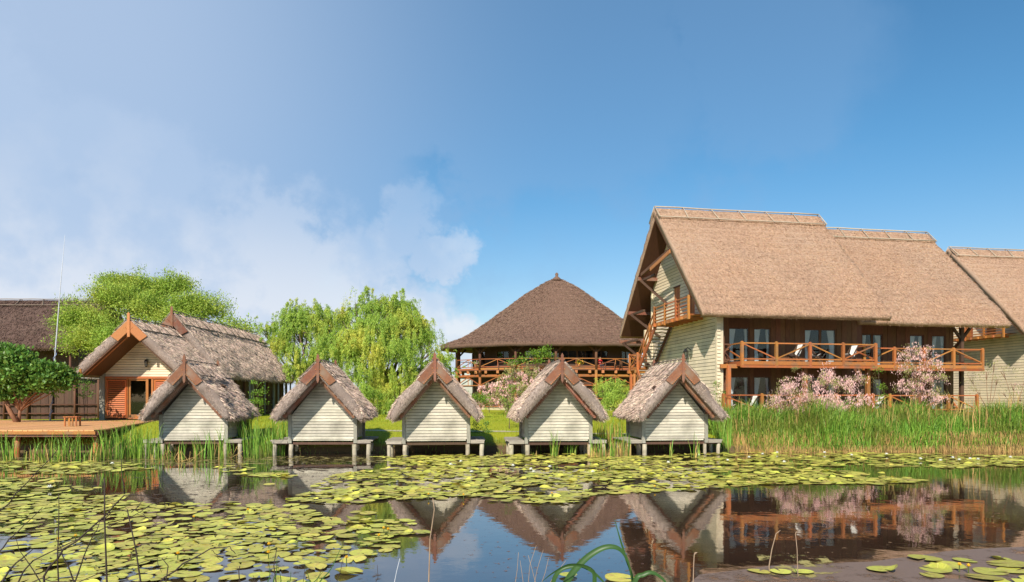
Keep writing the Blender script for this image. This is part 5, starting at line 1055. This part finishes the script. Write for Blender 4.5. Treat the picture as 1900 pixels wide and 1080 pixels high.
for c in cand:
    k = int(rp.integers(0, 5)) if rp.uniform() < (.90 if c[3] != 'mid' else .80) else int(rp.integers(5, 8)); rot = rp.uniform(0, 2*PI); zz_ = .010+rp.uniform(0, .02); tx, ty = rp.normal(size=2)*.045
    if vis(c) and cnt < 300 and not (c[3] == 'far'):
        o = bpy.data.objects.new('lily_pad', kmesh[k]); link(o); o.location = (c[0], c[1], zz_); o.rotation_euler = (tx, ty, rot); o.scale = (c[2], c[2], c[2]); lb, gr = gl[c[3]]; col_ = k >= 5; sx_ = c[0]/c[1]
        if c[3] == 'left': w_ = 'at the far left edge' if sx_ < -.6 else ('below the deck reflection' if sx_ < -.46 else ('among the foreground twigs' if sx_ < -.34 else ('left of the open water' if sx_ < -.22 else 'beside the open water'))); w2 = 'near the bottom' if c[1] < 11 else ('halfway up the patch' if c[1] < 13.2 else 'at the top of the patch'); lb = ('curled' if col_ else 'flat')+' yellow-green lily pad '+w_+', '+w2; gr = 'lily pads '+w_+' '+w2
        elif col_: lb = 'curled pad: '+lb.replace('floating ', ''); gr = 'curled '+gr
        tag(o, lb, 'lily pad', gr); cnt += 1
    else:
        V = np.array(kinds[k][0])*c[2]; ca, sa = math.cos(rot), math.sin(rot); V = np.stack([V[:, 0]*ca-V[:, 1]*sa+c[0], V[:, 0]*sa+V[:, 1]*ca+c[1], V[:, 2]+zz_+V[:, 0]*tx+V[:, 1]*ty], 1)
        rest_v += [tuple(q) for q in V]; rest_f += [tuple(i_+off for i_ in f) for f in kinds[k][1]]; off += len(V)
me = bpy.data.meshes.new('lily_pad_bed'); me.from_pydata(rest_v, [], rest_f); me.materials.append(M['pads']); me.polygons.foreach_set('use_smooth', [True]*len(me.polygons))
tag(link(bpy.data.objects.new('lily_pad_bed', me)), 'mass of small lily pads drifting farther out on the pond', 'lily pads', kind='stuff')
print('PADS', len(cand), 'single', cnt)
# flowers
def petal_mesh(n, r, h, m_, name):
    mb = MB()
    for ring in (0, 1):
        for k in range(n):
            a = 2*PI*(k+ring*.5)/n; rr_ = r*(1-.4*ring); hh = h*(.55+.45*ring); ca, sa = math.cos(a), math.sin(a); w = .28*r
            mb.add([(0, 0, 0), (rr_*.6*ca-w*sa, rr_*.6*sa+w*ca, hh*.45), (rr_*ca, rr_*sa, hh), (rr_*.6*ca+w*sa, rr_*.6*sa-w*ca, hh*.45)], [(0, 1, 2, 3)])
    return mb.mesh(name, m_)
wm = petal_mesh(7, .075, .08, M['white_petal'], 'petals'); ym = petal_mesh(6, .034, .045, M['yellow_petal'], 'petals'); sm_ = MB().path([(0, 0, -.12), (0, 0, .0)], .008, 5).mesh('stem', M['stemgreen'])
def flower(px, py, white):
    x, y = on_water(px, py); z = .05 if white else .09; t = empty('white_water_lily' if white else 'yellow_water_lily', 'tiny white water lily open among the far pads' if white else 'small yellow water lily standing among the pads', 'flower', (x, y, z), rp.uniform(0, 6), 'white water lilies' if white else 'yellow water lilies')
    link(bpy.data.objects.new('petals', wm if white else ym), t); link(bpy.data.objects.new('stem', sm_), t)
for p in ((836, 866), (855, 860), (985, 875), (990, 880), (952, 868), (1297, 848), (1390, 852), (1415, 846), (1442, 843), (1530, 843), (1645, 846), (1708, 855), (1745, 858), (1768, 853), (1780, 857), (1800, 855), (1815, 856), (1455, 861), (92, 909), (208, 864), (1100, 880), (1020, 870), (875, 880), (1240, 862), (1350, 858), (1580, 848), (1875, 852)): flower(p[0], p[1], True)
for p in ((795, 925), (860, 926), (1024, 923), (712, 991), (720, 993), (703, 1005), (643, 1048), (650, 884), (499, 1022), (140, 1006), (108, 1012), (330, 1040), (1230, 880), (1780, 1062), (1797, 1064), (360, 969), (498, 1038), (460, 955), (1120, 879), (1215, 910)): flower(p[0], p[1], False)
# brown film and floating duckweed on the water
def film(name, poly, mat, label, z):
    wp = [on_water(*p) for p in poly]; fb = Fbm(len(poly), 4, .5); pts = []
    for i in range(len(wp)):
        a, b = wp[i-1], wp[i]
        for k in range(8):
            f = k/8; x, y = a[0]*(1-f)+b[0]*f, a[1]*(1-f)+b[1]*f; e = fb(np.array([[x, y, 0.]]))[0]*.22; pts.append((x+e, y+e*.6, z))
    me = bpy.data.meshes.new(name); me.from_pydata(pts, [], [tuple(range(len(pts)))]); me.materials.append(mat); tag(link(bpy.data.objects.new(name, me)), label, 'algae', kind='stuff')
sc1 = scum_mat('brown_pond_film', (.13, .085, .065), (.22, .15, .11), 1.3, .36, .50, .55)
sc2 = scum_mat('speckled_pond_film', (.13, .085, .055), (.07, .045, .03), 3.6, .54, .66, .8)
sc3 = scum_mat('yellow_green_scum', (.30, .26, .07), (.36, .28, .10), 3.0, .50, .60, .7)
film('pond_film', [(1300, 1066), (1420, 1052), (1620, 1042), (1760, 1022), (1960, 1010), (2020, 1150), (1240, 1150)], sc1, 'brown film floating on the water at the lower right', .003)
film('pond_film', [(500, 852), (700, 858), (860, 870), (700, 900), (560, 905), (420, 890), (400, 868)], sc2, 'brown speckled film below the second hut', .003)
film('pond_film', [(-60, 935), (300, 945), (700, 1000), (700, 1200), (-200, 1200)], sc2, 'brown speckled film between the lower left pads', .003)
film('pond_film', [(230, 875), (460, 900), (620, 950), (560, 1000), (300, 950)], sc2, 'brown speckled film below the first hut', .0045)
film('pond_film', [(850, 945), (1150, 935), (1240, 1080), (900, 1090), (840, 1010)], scum_mat('reddish_floating_specks', (.24, .12, .09), (.16, .09, .07), 7.5, .60, .66, .8), 'reddish specks floating on the open sky-blue water', .003)
film('pond_film', [(1330, 950), (1700, 930), (1900, 960), (1900, 1010), (1500, 1040), (1340, 1000)], scum_mat('drifting_flecks', (.34, .20, .09), (.22, .13, .07), 5.5, .60, .67, .8), 'drifting flecks on the dark water before the big buildings', .003)
film('pond_film', [(1390, 1030), (1530, 1034), (1560, 1062), (1500, 1074), (1420, 1066)], sc3, 'yellow-green scum patch at the lower right', .006)
film('pond_film', [(-40, 848), (300, 850), (520, 846), (900, 850), (1000, 856), (400, 862), (-40, 862)], sc3, 'yellowish scum along the far bank', .003)

# ---------------------------------------------------------------- plants in the foreground
def near(px, py, D): return at(px, py, D)
def stem(name, label, cat, pts, D, r, mat, extra=None):
    P = [near(x, y, D) for x, y in pts]; g0 = P[0].copy(); down = Vector((g0.x, g0.y-.05, -.3 if D > 2.5 else -.1)); P = [down]+P; rr_ = [r*1.2]+[r*(1-.6*i/(len(P)-1)) for i in range(len(P)-1)]
    return P, rr_
def single_stem(name, label, cat, pts, D, r, mat, tip=None):
    P, rr_ = stem(name, label, cat, pts, D, r, mat)
    if tip is None: return tag(tb(name, None, mat, P, rr_, 6), label, cat)
    base = P[0]; t = empty(name, label, cat, base); Q = [p-base for p in P]; tb('stalk', t, mat, Q, rr_, 6); tip(t, Q); return t
BB = empty('bare_bush', 'leafless dark twiggy bush in the lower left foreground', 'bush', near(60, 1400, 3.6))
base = BB.location
for pts, D, r in (([(90, 1250), (81, 1069), (120, 1020), (185, 968), (229, 918), (275, 921), (303, 928)], 3.6, .0062), ([(40, 1250), (20, 1100), (60, 1040), (150, 1000), (240, 960), (303, 928)], 3.7, .005), ([(10, 1200), (-10, 1030), (30, 990), (79, 941)], 3.5, .0048),
                  ([(-40, 1150), (-5, 955), (50, 895), (108, 833)], 3.5, .0045), ([(200, 1250), (290, 1085), (340, 1045), (392, 1020), (425, 1014), (437, 1028)], 3.4, .0055), ([(120, 1250), (111, 1120), (109, 1000), (109, 916)], 3.6, .0055), ([(185, 968), (210, 950), (250, 945), (290, 972)], 3.6, .003),
                  ([(229, 918), (226, 870), (224, 820)], 3.6, .003), ([(150, 1250), (100, 1120), (60, 1060), (30, 1000)], 3.3, .0045), ([(60, 1250), (140, 1080), (165, 1010), (185, 968)], 3.5, .005), ([(20, 1250), (0, 1110), (5, 1070), (40, 1035), (60, 1020)], 3.2, .0065),
                  ([(240, 1250), (150, 1110), (125, 1050), (104, 1000)], 3.4, .006), ([(100, 1200), (130, 1090), (190, 1060), (290, 1035), (300, 1062)], 3.5, .0035), ([(-20, 1200), (20, 1090), (75, 1075), (140, 1080)], 3.3, .005), ([(392, 1020), (405, 1030), (410, 1040)], 3.4, .002), ([(245, 952), (262, 935), (270, 915)], 3.6, .0022)):
    P = [near(x, y, D)-base for x, y in pts]; Q = []
    for a, b in zip(P[:-1], P[1:]):
        for k in range(3): Q.append(a.lerp(b, k/3)+Vector(rp.normal(size=3))*.004)
    Q.append(P[-1]); tb('branch', BB, M['twig'], Q, [r*(1-.72*i/(len(Q)-1)) for i in range(len(Q))], 6)
def seed_tip(t, Q): MB().path([Q[-1], Q[-1]+Vector((.01, 0, .02)), Q[-1]+Vector((.03, 0, .025))], [.004, .009, .002], 6).build('seed_head', M['twigpale'], t)
for k, (pts, D, r, m_, lb) in enumerate((([(199, 1100), (194, 960), (194, 887)], 3.2, .0042, 'twig', 'upright bare stem crossing the lower left twigs'), ([(264, 1100), (252, 1020), (236, 945)], 3.3, .0042, 'twig', 'bare stem right of the twiggy bush fork'), ([(305, 1100), (312, 1050), (300, 1035)], 3.3, .003, 'twig', 'short bent stem at the bottom left'),
        ([(795, 1100), (798, 1000), (806, 945), (803, 925)], 4.0, .0045, 'twigpale', 'tall brown reed stem before the reflection of the middle hut'), ([(728, 1100), (736, 1060), (742, 1036)], 4, .0025, 'polewhite', 'thin white stem at the bottom, left of the middle'), ([(515, 1100), (508, 1050), (513, 1020)], 3.4, .003, 'twig', 'thin dark stem sticking up at the bottom left of centre'),
        ([(446, 1100), (443, 1060), (445, 1050)], 3.4, .003, 'twig', 'very short dark stem by the lower left pads'))): single_stem('dry_stem', lb, 'stem', pts, D, r, M[m_])
for k, (x0, y0_, x1, y1_) in enumerate(((980, 1085, 995, 1012), (990, 1090, 1008, 1020), (996, 1090, 980, 1030), (1002, 1090, 1018, 1035), (972, 1090, 965, 1040), (955, 1090, 962, 1025), (1012, 1095, 1050, 1040), (560, 1095, 566, 1050), (585, 1095, 600, 1052), (620, 1095, 640, 1020), (478, 1095, 470, 1068), (690, 1095, 700, 1048))):
    single_stem('grass_stem', ('fine reddish grass stem rising at the bottom centre', 'fine grass stem rising at the bottom left of centre')[k > 6], 'stem', [(x0, y0_), ((x0+x1)/2+rp.normal()*3, (y0_+y1_)/2), (x1, y1_)], 3.8, .0018, M['twigpale'] if k < 7 else M['twig'])['group'] = ('reddish grass stems at the bottom centre', 'grass stems left of centre')[k > 6]
x, y = on_water(1427, 1062)
single_stem('tall_stalk', 'thin pale bent stem standing in the dark water at the lower right', 'stem', [(1427, 1050), (1432, 1020), (1440, 990), (1448, 984)], y, .008, M['twigpale'])
single_stem('tall_stalk', 'upright thin stem with a small pale head at the lower right', 'stem', [(1480, 1056), (1479, 1020), (1476, 990)], on_water(1480, 1070)[1], .006, M['twigpale'], seed_tip)
single_stem('tall_stalk', 'thin pale stem at the bottom edge near the last hut reflection', 'stem', [(1286, 1090), (1287, 1050), (1288, 1030)], 6.5, .006, M['twigpale'], seed_tip)
def blade(t, pts, D, w, nm='leaf'):
    base = t.location; P = [near(x, y, D)-base for x, y in pts]
    # smooth the line
    Q = []
    for i in range(len(P)-1):
        p0, p1, p2, p3 = P[max(i-1, 0)], P[i], P[i+1], P[min(i+2, len(P)-1)]
        for k in range(6):
            u = k/6; Q.append(.5*((2*p1)+(-p0+p2)*u+(2*p0-5*p1+4*p2-p3)*u*u+(-p0+3*p1-3*p2+p3)*u**3))
    Q.append(P[-1]); n = len(Q); V = []
    for i, q in enumerate(Q):
        tn = (Q[min(i+1, n-1)]-Q[max(i-1, 0)]).normalized(); sd = tn.cross(Vector((0, 1, 0))).normalized(); sd = (sd+Vector((0, .5, 0))).normalized(); f = i/(n-1); ww = w*min(1, f*5+.35)*(1-f**2.2)+.0006
        V += [q-sd*ww/2, q+Vector((0, ww*.25, -ww*.12)), q+sd*ww/2]
    F = []
    for i in range(n-1): F += [(3*i, 3*i+1, 3*i+4, 3*i+3), (3*i+1, 3*i+2, 3*i+5, 3*i+4)]
    me = bpy.data.meshes.new(nm); me.from_pydata([tuple(v) for v in V], [], F); me.materials.append(M['reedleaf']); me.polygons.foreach_set('use_smooth', [True]*len(F)); return link(bpy.data.objects.new(nm, me), t)
RP = empty('reed_plant', 'green reed plant with long arching leaves at the bottom centre', 'plant', near(1150, 1300, 3.4))
blade(RP, [(1000, 1200), (1045, 1092), (1080, 1043), (1118, 1017), (1148, 1018), (1166, 1045), (1174, 1095)], 3.4, .034)
blade(RP, [(1190, 1300), (1178, 1100), (1160, 1032), (1149, 995), (1140, 962)], 3.5, .014)
blade(RP, [(1180, 1250), (1110, 1110), (1100, 1060), (1060, 1048), (1028, 1062), (1005, 1080)], 3.3, .022)
blade(RP, [(1010, 1180), (1030, 1070), (1070, 1050), (1095, 1058), (1120, 1080), (1140, 1110)], 3.45, .022)
blade(RP, [(1150, 1250), (1175, 1090), (1195, 1066), (1215, 1064), (1238, 1085), (1246, 1120)], 3.3, .024)
SP = empty('sprouting_reeds', 'short upright dark reed blades at the bottom edge left of centre', 'plant', near(510, 1350, 3.3))
for (a, b, c, e) in ((495, 1100, 500, 1040), (505, 1100, 514, 1030), (520, 1100, 516, 1050), (530, 1100, 540, 1058), (575, 1100, 566, 1050), (560, 1100, 600, 1060), (583, 1110, 640, 1000)): blade(SP, [(a-10, 1300), (a, b), ((a+c)/2+3, (b+e)/2), (c, e)], 3.3, .008)
# fallen twigs and a driftwood piece on the film
for (px, py, lb) in ((630, 893, 'dark twig floating below the second hut'), (1130, 905, 'dark driftwood among the pads below the fourth hut'), (540, 869, 'small dark twig near the second hut')):
    x, y = on_water(px, py); mb = MB()
    for q in range(5): mb.path([(x+rs.normal()*.1, y+rs.normal()*.06, .01), (x+rs.normal()*.45, y+rs.normal()*.15, rs.uniform(.02, .1))], .014, 5)
    tag(mb.build('floating_twig', M['twig']), lb, 'twig')

# ---------------------------------------------------------------- people on the round terrace
def person(loc, rz, label, shirt, hair_m, seated=True):
    t = bpy.data.objects.new('person', None)
    J = {'pel': (0, 0, .52), 'sp': (0, .02, .75), 'ch': (0, .02, .98), 'nk': (0, 0, 1.12), 'hd': (0, -.02, 1.22), 'hd2': (0, -.02, 1.33)}
    for s, n_ in ((-1, 'l'), (1, 'r')):
        J.update({'hp'+n_: (s*.1, -.05, .52), 'kn'+n_: (s*.13, -.48, .53), 'an'+n_: (s*.13, -.46, .10), 'ft'+n_: (s*.13, -.62, .05), 'sh'+n_: (s*.19, .02, 1.03), 'el'+n_: (s*.25, -.08, .78), 'wr'+n_: (s*.16, -.32, .76), 'ha'+n_: (s*.13, -.40, .76)})
    E_ = [('pel', 'sp'), ('sp', 'ch'), ('ch', 'nk'), ('nk', 'hd'), ('hd', 'hd2')]
    for n_ in 'lr': E_ += [('pel', 'hp'+n_), ('hp'+n_, 'kn'+n_), ('kn'+n_, 'an'+n_), ('an'+n_, 'ft'+n_), ('ch', 'sh'+n_), ('sh'+n_, 'el'+n_), ('el'+n_, 'wr'+n_), ('wr'+n_, 'ha'+n_)]
    rad = {'pel': .14, 'sp': .125, 'ch': .15, 'nk': .055, 'hd': .09, 'hd2': .085, 'hp': .09, 'kn': .062, 'an': .042, 'ft': .035, 'sh': .065, 'el': .045, 'wr': .03, 'ha': .035}
    ks = list(J); me = bpy.data.meshes.new('person'); me.from_pydata([J[k] for k in ks], [(ks.index(a), ks.index(b)) for a, b in E_], [])
    o = bpy.data.objects.new('person', me); link(o); o.location = loc; o.rotation_euler = (0, 0, rz); me.materials.append(shirt); me.materials.append(M['jeans']); me.materials.append(M['skin'])
    sk = o.modifiers.new('Skin', 'SKIN'); 
    if not me.skin_vertices: me.skin_vertices.new()
    for i, k in enumerate(ks): q = rad.get(k, rad.get(k[:-1])); me.skin_vertices[0].data[i].radius = (q, q)
    me.skin_vertices[0].data[0].use_root = True
    o.modifiers.new('Sub', 'SUBSURF').levels = 1
    dg = bpy.context.evaluated_depsgraph_get(); me2 = bpy.data.meshes.new_from_object(o.evaluated_get(dg)); o.modifiers.clear(); o.data = me2
    me2.materials.clear(); [me2.materials.append(m_) for m_ in (shirt, M['jeans'], M['skin'])]
    for p in me2.polygons:
        c = p.center; p.use_smooth = True
        p.material_index = 1 if c.z < .62 and not (abs(c.x) > .1 and c.z > .7) else 0
        if c.z > 1.11 or (c.y < -.2 and c.z > .65): p.material_index = 2
    tag(o, label, 'person')
    hm = MB().path([(0, .02, 1.24), (0, .035, 1.32), (0, .02, 1.40), (0, .01, 1.43)], [.085, .108, .09, .02], 10).build('hair', hair_m, o, True)
    return o
person((9.75, 77.6, 5.56), R(20), 'person in a red top sitting on the round terrace', M['redcloth'], M['hair'])
def terrace_table(x, y, label):
    t = empty('terrace_table', label, 'table', (x, y, 5.55)); bx('table_top', t, M['brown'], -.6, .6, -.4, .4, .72, .77)
    for sx in (-1, 1):
        for sy in (-1, 1): bx('leg', t, M['brown'], sx*.5-.04, sx*.5+.04, sy*.32-.04, sy*.32+.04, 0, .72)
def chair(x, y, rz, label, m_='brown'):
    t = empty('terrace_chair', label, 'chair', (x, y, 5.55), rz); bx('seat', t, M[m_], -.22, .22, -.22, .22, .42, .46); bx('backrest', t, M[m_], -.22, .22, .19, .23, .55, .95)
    for sx in (-1, 1): bx('leg', t, M[m_], sx*.2-.02, sx*.2+.02, -.21, -.17, 0, .42); bx('leg', t, M[m_], sx*.2-.02, sx*.2+.02, .185, .225, 0, .95)
chair(9.75, 77.75, R(20), 'chair under the person in red on the round terrace', 'redcloth'); terrace_table(10.8, 77.5, 'wooden table beside the person in red on the round terrace'); chair(11.9, 77.6, R(-60), 'wooden chair right of the table on the round terrace')
terrace_table(-1.0, 78.0, 'wooden table on the left half of the round terrace'); chair(0.2, 78.1, R(-70), 'wooden chair on the left half of the round terrace')
def flowerbox(x, y, z, label, m_):
    t = empty('flower_pot', label, 'flower pot', (x, y, z)); MB().path([(0, 0, 0), (0, 0, .28)], [.13, .2], 10).build('pot', M['terracotta'], t)
    r = np.random.default_rng(int(x*10) % 97); P = r.normal(size=(120, 3))*np.array([.22, .2, .12])+np.array([0, 0, .45]); leaves('foliage', P[:70], .12, M['leaf_bush'], t, r); leaves('blossom', P[70:], .12, M[m_], t, r)
for (px, lb, m_) in ((882, 'small flower pot on the rail at the left of the round terrace', 'tam_pink'), (955, 'flower pot with pink blossom beside the climber on the round terrace', 'tam_pink'), (1075, 'yellow flower pot low on the round terrace right of the fourth hut', 'yellow_petal')):
    x = (px-950)/FPX*76.6; flowerbox(x, 76.75+abs(x-5)*.05, 5.85, lb, m_)
